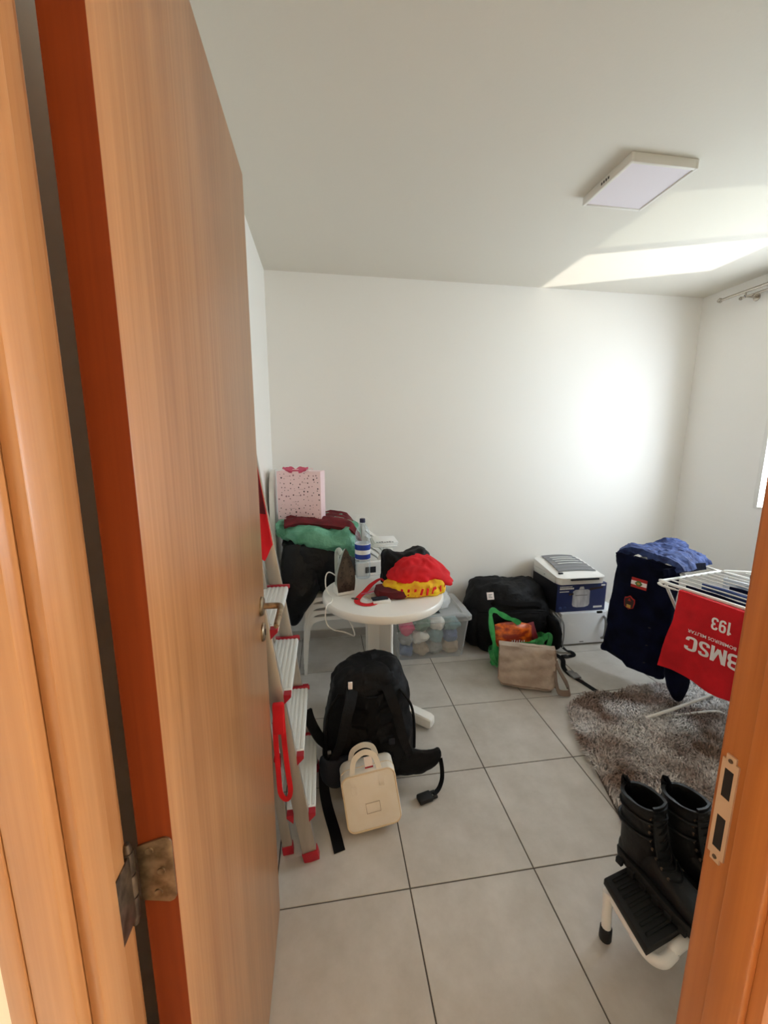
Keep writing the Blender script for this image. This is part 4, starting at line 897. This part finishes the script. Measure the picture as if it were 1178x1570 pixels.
# cream handbag leaning against the backpack
cm = Matrix.Translation((-.090, .262, .006)) @ Matrix.Rotation(math.radians(2), 4, 'Z') @ Matrix.Rotation(math.radians(-7), 4, 'Y') @ Matrix.Rotation(math.radians(-12), 4, 'X')
lb = thing('cream_handbag', (-.09, .25, 0), 'small cream leather handbag standing in front of the black backpack', 'handbag')
def ring_xz(w_, h, r, y, zc, k=6):
    out = []
    for cx, cz, a0 in ((w_-r, h-r, 0), (-w_+r, h-r, 90), (-w_+r, -h+r, 180), (w_-r, -h+r, 270)):
        for q in range(k): a = math.radians(a0 + 90*q/(k-1)); out.append((cx + r*math.cos(a), y, zc + cz + r*math.sin(a)))
    return out
HW, HH = .107, .110
m = MB(); rings = []
for y, sc_ in ((-.056, .90), (-.053, .965), (-.046, .995), (-.030, 1.0), (.03, 1.0), (.046, .995), (.053, .965), (.056, .90)):
    rings.append(ring_xz(HW*sc_, HH*sc_, .030, y, HH + .003))
m.loft(rings); m.rough(.004, 14, 2); m.xf(cm); m.build('bag_body', 'cream', lb)
pz = ring_xz(HW*.97, HH*.97, .030, -.0545, HH+.003, 8); m = MB(); m.tube([cm @ Vector(p) for p in pz + pz[:1]], .0032, 6); m.build('piping', 'cream_d', lb)
pz = ring_xz(HW*1.0, HH*1.0, .030, -.012, HH+.003, 8); m = MB(); m.tube([cm @ Vector(p) for p in pz + pz[:1]], .0022, 6); m.build('zip', 'cream_d', lb)
m = MB(); m.box((-.024, -.0600, .070), (.030, -.0545, .108), .001); m.xf(cm); pl = m.build('label_patch', 'cream', lb)
m = MB(); m.tube([cm @ Vector(p) for p in [(-.024, -.0602, .070), (.030, -.0602, .070), (.030, -.0602, .108), (-.024, -.0602, .108), (-.024, -.0602, .070)]], .0010, 5); m.build('stitching', 'beige', pl)
for s, y0 in ((-1, -.053), (1, .053)):
    pth = curve([(-.060, y0 + s*.004, .150), (-.060, y0 + s*.006, .190), (-.057, y0*.8, .232), (-.042, y0*.6, .268), (-.002, y0*.5, .284), (.034, y0*.6, .268), (.046, y0*.8, .232), (.048, y0 + s*.006, .190), (.048, y0 + s*.004, .160)], 40)
    m = MB(); m.ribbon([cm @ p for p in pth], .020, .0045, [cm.to_3x3() @ Vector((0, -1, .25))]*40); m.build('handle', 'cream', lb)
m = MB(); m.box((-.006, -.030, .224), (.026, -.028, .266), .0005); m.xf(cm); ht = m.build('hang_tag', 'print_white', lb, label='white tag with a red end')
m = MB(); m.box((-.0065, -.0305, .220), (.0265, -.0275, .228)); m.xf(cm); m.build('tag_end', 'red_pl', ht)
m = MB(); m.box((-HW-.004, -.02, .12), (-HW+.001, -.008, .18), .002); m.xf(cm); m.build('zip_pull', 'dred_cl', lb)

# ------------------------------------------------------------------ shaggy rug
RP = [(1.075, .765), (1.15, .82), (1.27, .85), (1.60, .868), (1.90, .888), (2.30, .91), (2.20, .30), (2.05, -.30), (1.45, -.22), (.86, -.06), (.885, .10), (.955, .36), (1.02, .60)]
m = MB(); m.loft([[(x, y, .0008) for x, y in RP], [(x, y, .010) for x, y in RP]])
M['rug_base'] = mat('rug_backing', rgb(92, 80, 74), 0.95)
rg = m.build('shaggy_rug', 'rug_base'); tag(rg, 'shaggy taupe and grey rug on the tiles under the drying rack', 'rug')
N = Nodes('rug_pile'); b = N.b; g = N.n('ShaderNodeNewGeometry')
t = N.n('ShaderNodeTexNoise'); t.inputs['Scale'].default_value = 4.5; t.inputs['Detail'].default_value = 3; N.l(g.outputs['Position'], t.inputs['Vector'])
r = N.n('ShaderNodeValToRGB'); r.color_ramp.elements[0].position = .36; r.color_ramp.elements[0].color = rgb(136, 114, 102); r.color_ramp.elements[1].position = .62; r.color_ramp.elements[1].color = rgb(224, 220, 218)
N.l(t.outputs[0], r.inputs[0])
at = N.n('ShaderNodeAttribute'); at.attribute_name = 'tone'
mxn = N.n('ShaderNodeMix'); mxn.data_type = 'RGBA'; mxn.blend_type = 'MULTIPLY'; mxn.inputs[0].default_value = 1.0
N.l(r.outputs[0], mxn.inputs[6]); N.l(at.outputs['Fac'], mxn.inputs[7]); N.l(mxn.outputs[2], b.inputs['Base Color'])
b.inputs['Roughness'].default_value = .9; b.inputs['Specular IOR Level'].default_value = .15
M['pile'] = N.m
rng = np.random.default_rng(4); P = np.array(RP); nb = 70000
pts = np.column_stack([rng.uniform(P[:, 0].min(), P[:, 0].max(), nb), rng.uniform(P[:, 1].min(), P[:, 1].max(), nb)])
ins = np.zeros(nb, bool)
for (xa, ya), (xb, yb) in zip(RP, RP[1:] + RP[:1]):
    c_ = ((ya > pts[:, 1]) != (yb > pts[:, 1])) & (pts[:, 0] < (xb-xa)*(pts[:, 1]-ya)/((yb-ya) if yb != ya else 1e-9) + xa); ins ^= c_
pts = pts[ins]; n_ = len(pts)
fx = np.sin(pts[:, 0]*9 + np.sin(pts[:, 1]*7)*1.5)*2.2 + np.cos(pts[:, 1]*8 - pts[:, 0]*3)*1.6
th_ = fx + rng.normal(0, .7, n_); ln = rng.uniform(.022, .048, n_); hz_ = rng.uniform(.012, .032, n_)
dx = np.cos(th_)*ln; dy = np.sin(th_)*ln; wx = -np.sin(th_)*.0024; wy = np.cos(th_)*.0024
z0 = np.full(n_, .008)
V = np.stack([np.column_stack([pts[:, 0]-wx, pts[:, 1]-wy, z0]), np.column_stack([pts[:, 0]+wx, pts[:, 1]+wy, z0]),
              np.column_stack([pts[:, 0]+wx+dx*.5, pts[:, 1]+wy+dy*.5, z0+hz_]), np.column_stack([pts[:, 0]-wx+dx*.5, pts[:, 1]-wy+dy*.5, z0+hz_]),
              np.column_stack([pts[:, 0]+dx, pts[:, 1]+dy, z0+hz_*.7])], 1).reshape(-1, 3)
me = bpy.data.meshes.new('pile'); me.vertices.add(len(V)); me.vertices.foreach_set('co', V.ravel())
i0 = np.arange(n_)*5
loops = np.column_stack([i0, i0+1, i0+2, i0+3, i0+3, i0+2, i0+4]).ravel(); me.loops.add(len(loops)); me.loops.foreach_set('vertex_index', loops)
st_ = np.column_stack([np.arange(n_)*7, np.arange(n_)*7+4]).ravel(); me.polygons.add(2*n_); me.polygons.foreach_set('loop_start', st_)
at_ = me.attributes.new('tone', 'FLOAT', 'POINT'); at_.data.foreach_set('value', np.repeat(rng.choice([.45, .75, .95, 1.1, 1.3], n_), 5).astype(np.float32))
me.update(calc_edges=True); me.materials.append(M['pile'])
o = bpy.data.objects.new('pile', me); COL.objects.link(o); o.parent = rg; o['kind'] = 'stuff'

# ------------------------------------------------------------------ drying rack with laundry
C0 = Vector((1.575, .77, 0)); EX = Vector((.981, .19, 0)); EN = Vector((.19, -.981, 0)); RZ = .742
def L(a, b, z): return C0 + EX*a + EN*b + Vector((0, 0, z))
dk = thing('drying_rack', tuple(C0), 'white folding clothes drying rack standing on the shaggy rug', 'drying rack')
MB().tube(curve([L(.02, 0, RZ), L(0, .02, RZ), L(0, .3, RZ), L(0, .98, RZ), L(.02, 1, RZ), L(.3, 1, RZ), L(.48, 1, RZ), L(.50, .98, RZ), L(.50, .5, RZ), L(.50, .02, RZ), L(.48, 0, RZ), L(.25, 0, RZ), L(.02, 0, RZ)], 80), .0085, 8).build('top_frame', 'white_pl', dk)
for a in (.065, .13, .195, .26, .32, .38, .44): MB().tube([L(a, .004, RZ+.002), L(a, .996, RZ+.002)], .0042, 6).build('rod', 'white_pl', dk)
MB().tube([L(-.028, .10, RZ-.010), L(-.028, .92, RZ-.010)], .0042, 6).build('rod', 'white_pl', dk)
MB().tube(curve([L(-.028, .10, RZ-.010), L(-.03, .04, RZ-.012), L(-.015, .0, RZ-.010), L(.0, .03, RZ)], 12), .0065, 6).build('wing_arm', 'white_pl', dk)
for a, b, c, d in ((.02, .03, .36, .16), (.48, .10, -.17, .125)):
    pass
MB().tube([L(.0, .03, RZ-.01), L(.06, .06, .60), L(.40, .13, .02)], .008, 8).build('leg', 'white_pl', dk)
MB().tube([L(.0, .97, RZ-.01), L(.06, .94, .60), L(.40, .86, .02)], .008, 8).build('leg', 'white_pl', dk)
MB().tube([Vector((1.432, .613, .026)), Vector((1.62, .612, .070)), Vector((2.02, .62, .17)), L(.49, .05, .5), L(.50, .03, RZ-.01)], .0085, 8).build('leg', 'white_pl', dk)
MB().tube([L(-.172, .875, .026), L(.05, .875, .08), L(.42, .93, .17), L(.49, .95, .5), L(.50, .97, RZ-.01)], .0085, 8).build('leg', 'white_pl', dk)
MB().tube(curve([Vector((1.434, .611, .022)), Vector((1.65, .606, .028)), Vector((1.83, .60, .034)), Vector((1.885, .585, .030)), Vector((1.90, .54, .024))], 24), .0075, 8).build('foot_bar', 'white_pl', dk)
wg = MB().tube(curve([L(.50, .02, RZ+.004), L(.52, .04, RZ+.012), L(.66, .25, RZ+.03), L(.68, .6, RZ+.03), L(.66, .9, RZ+.02), L(.50, .98, RZ+.004)], 30), .008, 8).build('side_wing', 'white_pl', dk)
ew = MB().tube(curve([L(.21, 0, RZ), L(.215, -.04, RZ+.012), L(.22, -.26, RZ+.03), L(.25, -.30, RZ+.03), L(.40, -.30, RZ+.03), L(.44, -.26, RZ+.03), L(.47, -.04, RZ+.012), L(.48, 0, RZ)], 40), .007, 8).build('end_wing', 'white_pl', dk)
for q in range(3): MB().tube([L(.22, -.10-.07*q, RZ+.02+.003*q), L(.45, -.10-.07*q, RZ+.02+.003*q)], .004, 6).build('rod', 'white_pl', ew)
for q in range(3): MB().tube([L(.55 + .04*q, .10 + .05*q, RZ+.014 + .005*q), L(.55 + .04*q, .92 - .04*q, RZ+.012 + .004*q)], .004, 6).build('rod', 'white_pl', wg)
for a, b in ((.50, .16), (.515, .22)): m = MB(); p = L(a, b, RZ+.016); m.lathe([(.012, -.012), (.013, .0), (.012, .012)], p, 12); m.build('hinge_cap', 'rubber', dk)
# navy uniform jacket over the far end
def nj(x, y): return Vector((x, y, 0))
A_ = Vector((1.593, 1.159, 0)); B_ = Vector((1.714, .813, 0)); AX = (B_-A_); ln_ = AX.length; AX.normalize(); NX = Vector((AX.y, -AX.x, 0))*-1
if NX.x < 0: NX = -NX
jk = thing('uniform_jacket', tuple(A_), 'navy uniform jacket with sleeve badges draped over the far end of the drying rack', 'jacket')
m = MB(); rings = []
zs = [.806 - 1.1*(.868 - z) for z in (.868, .862, .84, .78, .68, .56, .44, .34, .26, .225, .215)]
for i, z in enumerate(zs):
    q = (.806 - z)/.715; th0 = [.02, .055, .085, .10, .11, .12, .12, .12, .115, .11, .06][i]
    fl_ = -.012 - .035*q; w0 = -.0 - .02*q; w1 = ln_ + .01*q
    if i == 0: w0 += .05; w1 -= .05
    out = []
    for k in range(44):
        t = 2*PI*k/44; ca, sa = math.cos(t), math.sin(t)
        u = (w0+w1)/2 + (w1-w0)/2*math.copysign(abs(ca)**.55, ca); v = fl_ + th0*(.5 + .5*math.copysign(abs(sa)**.55, sa))
        zz = z + (.045*math.sin(u*11 + 1.2)*max(0, (q-.75)/.25) + .065*max(0, (q-.6)/.4)*min(1, max(0, (u-.02)/.22)) - .045*max(0, (q-.8)/.2)*math.exp(-((u-.20)/.06)**2))
        out.append(A_ + AX*u + NX*v + Vector((0, 0, zz)))
    rings.append(out)
R2 = []
for i in range(len(rings)-1):
    for f in (0, .5): R2.append([a.lerp(b_, f) for a, b_ in zip(rings[i], rings[i+1])])
R2.append(rings[-1])
m.loft(R2); m.rough(.016, 10, 31, ridge=1.0); m.rough(.008, 26, 3, ridge=1.2); m.build('jacket_front', 'navy', jk)
def jt(u, v):
    p = A_ + AX*(.015 + (ln_-.015)*v*(1 - .12*u)) + NX*(.033 + .46*u); z = .812 - .03*u + .010*math.sin(7*v + 6*u) - .055*(abs(2*v-1)**6) + .008*math.sin(16*u - 4*v) + .02*u*(v < .5)
    return (p.x + .02*math.sin(5*v), p.y + .02*u, z)
m = MB().sheet(jt, 64, 48, .03); m.rough(.012, 11, 17, ridge=.6); m.rough(.008, 28, 5, ridge=1.4); m.build('jacket_back', 'denim', jk)
m = MB(); pth = curve([L(.10, -.045, RZ+.022), L(.25, -.055, RZ+.026), L(.44, -.06, RZ+.022)], 14); m.ribbon(pth, .040, .03, (.1, -1, .3)); m.build('shadow_bar', 'navy', jk)  # dark strip standing in for the shadow gap below the blue cloth
def jp(u, z): # a point on the jacket's outer face
    return A_ + AX*u + NX*(-.033 - .033*(.806-z)/.715) + Vector((0, 0, z))
def badge(cu, cz, pts, off, mn, nm, par, sl=0.0):
    mm = MB(); f0 = [jp(cu + a, cz + b + sl*a) - NX*off for a, b in pts]; f1 = [p + NX*.004 for p in f0]; mm.loft([f0, f1]); return mm.build(nm, mn, par)
F = [(-.045, -.030), (.045, -.030), (.045, .030), (-.045, .030)]
fb = badge(.204, .660, F, .022, 'print_red', 'flag_patch', jk)
badge(.204, .660, [(-.045, -.012), (.045, -.012), (.045, .012), (-.045, .012)], .0235, 'print_white', 'flag_band', fb)
badge(.204, .660, [(-.022, 0), (-.008, -.016), (.008, -.016), (.022, 0), (.008, .016), (-.008, .016)], .025, 'badge_green', 'flag_emblem', fb)
badge(.204, .660, [(.010*math.cos(a*PI/4), .008*math.sin(a*PI/4)) for a in range(8)], .0265, 'print_gold', 'flag_emblem', fb)
SH = [(0, -.048), (.026, -.034), (.032, .0), (.030, .022), (.018, .026), (0, .040), (-.018, .026), (-.030, .022), (-.032, 0), (-.026, -.034)]
sb_ = badge(.165, .533, SH, .024, 'print_red', 'unit_badge', jk); badge(.165, .531, [(a*.86, b*.86) for a, b in SH], .0255, 'badge_dark', 'badge_field', sb_)
badge(.165, .505, [(-.012, -.010), (.012, -.010), (.012, .010), (-.012, .010)], .027, 'print_gold', 'badge_emblem', sb_)
badge(.165, .545, [(-.010, -.006), (.010, -.006), (.0, .012)], .027, 'print_red', 'badge_emblem', sb_)
for z in (.42, .31, .20): m = MB(); p = jp(.30, z) - NX*.028; m.lathe([(.006, 0), (.006, .003)], p, 10); m.build('button', 'rubber', jk)
m = MB(); p = jp(-.02, .39); m.box((p.x-.025, p.y-.006, p.z-.007), (p.x+.01, p.y+.006, p.z+.007), .002); m.build('belt_tab', 'rubber', jk)
# red T-shirt hung upside down by its hem
def rs_(u, v):
    b = .125 + .62*u; z = RZ - .004 - .445*v
    fl = max(0, .22-u)/.22; b -= .045*fl*max(0, v-.35)/.65
    off = -.036 - .012*v - .010*math.sin(9*u + 2*v)*v - .02*fl*v*math.sin(PI*v)
    p = L(off, b, z + .012*math.sin(14*u)*max(0, v-.9)/.1); return p
m = MB().sheet(lambda u, v: rs_(u, v), 70, 34, .003); m.rough(.0035, 9, 3)
ts = m.build('red_tshirt', 'red_cl'); tag(ts, 'red T-shirt with white lettering hung upside down on the near side of the drying rack', 'shirt')
def tback(u, v): p = rs_(u, v*.75); return p + EX*(.022 + .01*v)
MB().sheet(tback, 24, 12, .003).build('back_layer', 'red_cl', ts)
def hem(u, v): p = L(-.028, .125 + .62*u, RZ - .010); a = PI*v; return p + EX*(-.008*math.cos(a)) + Vector((0, 0, .008*math.sin(a)))
MB().sheet(hem, 20, 8, .002).build('folded_hem', 'red_cl', ts)
def print_on(body, cap, b0, b1, z0, bold, copies):
    """bold flat lettering laid on the shirt front, upside down, from b0 (near) to b1 (far)"""
    t0 = text_mesh(body, 1.0, bold, 'LEFT', 0); xs = [p[0] for p in t0.v]; ys_ = [p[1] for p in t0.v]
    kx = (b0 - b1)/(max(xs) - min(xs)); ky = cap/max(ys_); out = []; fc = []
    for c in range(copies):
        o_n = len(out); sh_ = (c - (copies-1)/2)*.016*kx
        for x, y, z in t0.v:
            b = b0 - (x - min(xs))*kx + sh_; zz = z0 - y*ky
            u = (b - .125)/.62; v = (RZ - .004 - zz)/.445
            p = rs_(max(0.001, min(.999, u)), max(0, min(1, v))); out.append(tuple(p - EX*(.0058 + .0003*c)))
        fc += [tuple(k + o_n for k in f) for f in t0.f]
    mm = MB(); mm.v = out; mm.f = fc; return mm.build('printed_lettering', 'print_white', ts, kind='stuff')
print_on('CORPO DE BOMBEIROS MILITAR', .0165, .530, .206, .562, .006, 2)
GL = {'C': (.62, [[(.52, .70), (.49, .86), (.31, .91), (.13, .84), (.10, .5), (.13, .16), (.31, .09), (.49, .14), (.52, .30)]]),
      'B': (.64, [[(.10, .0), (.10, 1.0)], [(.10, .91), (.34, .91), (.50, .84), (.50, .62), (.36, .53), (.12, .53)], [(.12, .53), (.38, .53), (.54, .44), (.54, .18), (.38, .09), (.10, .09)]]),
      'M': (.84, [[(.10, .0), (.10, 1.0)], [(.74, .0), (.74, 1.0)], [(.13, .97), (.42, .12)], [(.42, .12), (.71, .97)]]),
      'S': (.60, [[(.50, .72), (.46, .87), (.30, .91), (.13, .86), (.10, .70), (.20, .57), (.40, .46), (.50, .30), (.46, .13), (.30, .09), (.12, .14), (.09, .30)]]),
      '1': (.40, [[(.26, .0), (.26, 1.0)], [(.26, .92), (.06, .78)]]),
      '9': (.60, [[(.11, .24), (.16, .12), (.30, .09), (.44, .14), (.50, .30), (.50, .70), (.44, .87), (.30, .91), (.15, .87), (.10, .68), (.15, .48), (.30, .43), (.46, .50)]]),
      '3': (.58, [[(.09, .74), (.14, .87), (.28, .91), (.44, .86), (.48, .70), (.42, .56), (.24, .51)], [(.24, .51), (.44, .46), (.50, .29), (.44, .13), (.28, .09), (.13, .13), (.08, .27)]])}
def block(word, cap, b0, b1, z0, wd_):
    """heavy block letters laid on the shirt front, upside down"""
    tot = sum(GL[c][0] for c in word) + .06*(len(word)-1); kx = (b0-b1)/tot; x0 = 0; n_l = 0
    for c in word:
        mm = MB()
        for q, st in enumerate(GL[c][1]):
            P2 = lerp_rows(st, 6*len(st)) if len(st) > 3 else lerp_rows(st, 8); row = []
            for i2, (x, y) in enumerate(P2):
                a, b_ = P2[max(i2-1, 0)], P2[min(i2+1, len(P2)-1)]; tx, ty = b_[0]-a[0], b_[1]-a[1]; l_ = math.hypot(tx, ty) or 1
                for s_ in (-1, 1):
                    xx = x - ty/l_*s_*wd_/2; yy = y + tx/l_*s_*wd_/2*.8
                    b = b0 - (x0 + xx)*kx; zz = z0 - yy*cap; u = (b - .125)/.62; v = (RZ - .004 - zz)/.445
                    row.append(tuple(rs_(max(.001, min(.999, u)), max(0, min(1, v))) - EX*(.0058 + .0003*q)))
            mm.add(row, [(2*i2, 2*i2+2, 2*i2+3, 2*i2+1) for i2 in range(len(P2)-1)])
        mm.build('printed_letter', 'print_white', ts); x0 += GL[c][0] + .06
block('CBMSC', .078, .490, .206, .528, .185)
block('193', .064, .384, .298, .668, .18)
# dark garment and trouser leg behind the T-shirt, light striped cloth, more laundry
def dg_(u, v): return L(.055 + .008*math.sin(8*u+3*v), .10 + .50*u, RZ + .004 - .46*v*(1 - .15*u))
m = MB().sheet(dg_, 26, 16, .006); m.rough(.006, 10, 2); ng = m.build('navy_trousers', 'navy'); tag(ng, 'navy trousers hung on the rack behind the red T-shirt, one leg hanging lower', 'trousers')
m = MB(); rows = lerp_rows([(.40, 1.655, .675, .085, .03), (.30, 1.665, .68, .088, .032), (.20, 1.68, .685, .078, .03), (.12, 1.695, .69, .058, .026), (.062, 1.705, .69, .028, .018), (.056, 1.706, .69, .008, .006)], 16)
m.loft([ell(r[1], r[2], r[0], r[3], r[4], 2.6, 26, .1) for r in rows]); m.rough(.006, 14, 5); m.build('trouser_leg', 'navy', ng)
def ov(a0, b0, b1, drop, wv, th=.006):
    def f(u, v):
        s_ = (v - .5)*2; a = a0 + .012*s_ + .01*math.sin(9*u)*abs(s_); z = RZ + .010 - drop*max(0, abs(s_) - .12)**.9
        return L(a, b0 + (b1-b0)*u, z + wv*math.sin(11*u + 2*s_))
    return f
m = MB().sheet(ov(.15, .12, .80, .30, .004), 30, 20, .006); m.rough(.005, 12, 7); o = m.build('blue_garment', 'denim'); tag(o, 'crumpled blue garment over a middle rod of the drying rack', 'clothes')
m = MB().sheet(ov(.235, .20, .85, .26, .004), 30, 20, .006); m.rough(.005, 12, 8); o = m.build('dark_garment', 'navy'); tag(o, 'dark garment over the rod beside the blue garment on the rack', 'clothes')
m = MB().sheet(ov(.36, .10, .80, .30, .003), 30, 20, .005); m.rough(.004, 12, 9); o = m.build('striped_cloth', 'stripe_cl'); tag(o, 'light striped cloth over a far rod of the drying rack', 'clothes')
m = MB().sheet(ov(.57, .18, .85, .25, .003), 30, 20, .005); m.rough(.004, 12, 10); o = m.build('pale_cloth', 'stripe_cl'); tag(o, 'pale printed cloth on the raised side wing of the rack', 'clothes')

# ------------------------------------------------------------------ step stool with black tread, pair of boots
SD = Vector((.978, .207, 0)); SN = Vector((-.05, -.999, 0)); S0 = Vector((.550, -.205, 0))
def S(a, b, z): return S0 + SD*a + SN*b + Vector((0, 0, z))
ss = thing('step_stool', tuple(S0), 'low step stool with black tread and white tubular legs beside the door jamb', 'stool')
def quad(a0, b0, a1, b1, z0, z1, bev=.0):
    c_ = [S(a0, b0, 0), S(a1, b0, 0), S(a1, b1, 0), S(a0, b1, 0)]; mm = MB(); ctr = (c_[0]+c_[1]+c_[2]+c_[3])/4
    ins_ = lambda k: [ctr + (p-ctr)*k for p in c_]
    rings = [[p + Vector((0, 0, z)) for p in ins_(k)] for z, k in ((z0, .985), (z0+.004, 1.0), (z1-.004, 1.0), (z1, .985))]
    mm.loft(rings); return mm
td = quad(0, -.0, .44, .172, .178, .203).build('tread', 'rubber', ss)
for q in range(7): quad(.02, .014 + .022*q, .42, .022 + .022*q, .2029, .2044).build('grip_rib', 'rubber', td)
MB().tube(curve([S(.43, .022, .160), S(.05, .024, .160), S(.024, .030, .160), S(.017, .05, .160), S(.016, .13, .162), S(.020, .168, .165), S(.042, .190, .168), S(.080, .190, .172), S(.12, .186, .180), S(.42, .182, .185)], 50), .0145, 12).build('frame_tube', 'white_pl', ss)
for a, b, a1, b1 in ((.010, .012, .012, .020), (.40, -.005, .43, -.01), (.40, .17, .43, .19)):
    MB().tube([S(a, b, .166), S(a1, b1, .03)], .0135, 12).build('leg', 'white_pl', ss)
    MB().lathe([(.016, 0), (.0175, .004), (.017, .042), (.0135, .045)], S(a1, b1, 0), 14).build('rubber_foot', 'rubber', ss)
def boot(base, ang, label):
    o = thing('boot', tuple(base), label, 'boots', 'pair of black boots')
    mx_ = Matrix.Translation(base) @ Matrix.Rotation(ang, 4, 'Z')
    # foot, heel at x = 0, toe at x = .285
    prof = lerp_rows([(-.004, .012, .030, .06), (.004, .024, .040, .085), (.04, .031, .040, .11), (.09, .033, .036, .115), (.14, .038, .036, .098), (.19, .044, .034, .080), (.235, .043, .034, .070), (.268, .033, .034, .058), (.284, .014, .034, .045)], 22)
    mm = MB(); rings = []
    for x, w_, zl, zt in prof:
        rings.append([(x, w_*math.copysign(abs(math.cos(2*PI*k/22))**.8, math.cos(2*PI*k/22)), .030 + (zt-.030)*(.5 + .5*math.copysign(abs(math.sin(2*PI*k/22))**.75, math.sin(2*PI*k/22)))) for k in range(22)])
    mm.loft(rings); mm.xf(mx_); mm.build('foot_upper', 'leather_b', o)
    rows = lerp_rows([(.060, .055, .0, .056, .036), (.10, .052, 0, .055, .037), (.14, .047, 0, .053, .040), (.19, .044, 0, .054, .045), (.235, .043, 0, .057, .048), (.252, .043, 0, .060, .050)], 16)
    mm = MB(); rg_ = [ell(r[1], r[2], r[0], r[3], r[4], 2.3, 32, 0, (.10*max(0, (r[0]-.2)/.05), 0)) for r in rows]
    inner = [ell(r[1], r[2], r[0]-.001, r[3]-.008, r[4]-.008, 2.3, 32, 0, (.10*max(0, (r[0]-.2)/.05), 0)) for r in reversed(rows)]
    mm.loft(rg_ + inner, False, True); mm.rough(.0025, 30, 4); mm.xf(mx_); sh = mm.build('shaft', 'leather_b', o)
    for z in (.215, .165):
        mm = MB(); mm.tube([mx_ @ Vector(p) for p in (lambda q: q + q[:1])(ell(.0445, 0, z, .057, .049, 2.3, 28))], .0042, 6); mm.build('collar_seam', 'leather_b', sh)
    mm = MB(); mm.ribbon([mx_ @ Vector(p) for p in curve([(-.010, 0, .205), (-.018, 0, .240), (-.016, 0, .262), (-.006, 0, .250), (-.002, 0, .225)], 14)], .022, .004, (-1, 0, .1)); mm.build('pull_tab', 'black_flat', sh)
    def tg(u, v): return mx_ @ Vector((.092 + .035*(1-v)**1.5 + .006*math.sin(PI*u), -.030 + .060*u, (.105 + .160*v)))
    mm = MB(); mm.sheet(tg, 8, 14, .006); mm.build('tongue', 'leather_b', o)
    so = []
    for z, g_ in ((0.001, .94), (.006, 1.0), (.028, 1.02), (.034, .98)):
        ring = []
        for k in range(36):
            t = 2*PI*k/36; x = .141 + .149*math.cos(t); w_ = (.034 + .012*max(0, min(1, (x-.09)/.1)))*math.copysign(abs(math.sin(t))**.6, math.sin(t)); ring.append((.141 + (x-.141)*g_, w_*g_*1.08, z))
        so.append(ring)
    mm = MB(); mm.loft(so); mm.xf(mx_); sl_ = mm.build('sole', 'rubber', o)
    for k in range(7):
        for s in (-1, 1):
            xx = .02 + .038*k; ww = .036 + .010*max(0, min(1, (xx-.09)/.1)); mm = MB(); mm.box((xx-.010, s*ww-.006, .0), (xx+.010, s*ww+.006, .020), .002); mm.xf(mx_); mm.build('lug', 'rubber', sl_)
    pts_ = [(.165, .098), (.145, .110), (.128, .124), (.115, .142), (.107, .162), (.102, .184), (.100, .206), (.100, .228)]
    for i, (x, z) in enumerate(pts_):
        for s in (-1, 1):
            mm = MB(); mm.lathe([(.0040, 0), (.0042, .002), (.002, .0025)], n=10, mtx=mx_ @ Matrix.Translation((x - .012, s*.030, z)) @ Matrix.Rotation(s*-PI/2.6, 4, 'X')); mm.build('eyelet', 'steel_dark', o)
        mm = MB(); x2, z2 = pts_[min(i+1, 7)]
        mm.tube([mx_ @ Vector(p) for p in curve([(x-.010, -.032, z), (x+.008, -.010, z+.006), ((x+x2)/2+.008, .010, (z+z2)/2+.006), (x2-.010, .032, z2)], 10)], .0026, 6); mm.build('lace', 'black_flat', o)
    return o
boot(Vector((.654, -.147, .2046)), math.radians(-76), 'black lace-up boot nearer the left end of the step stool')
boot(Vector((.776, -.168, .2046)), math.radians(-76), 'black lace-up boot nearer the door jamb, second on the step stool')
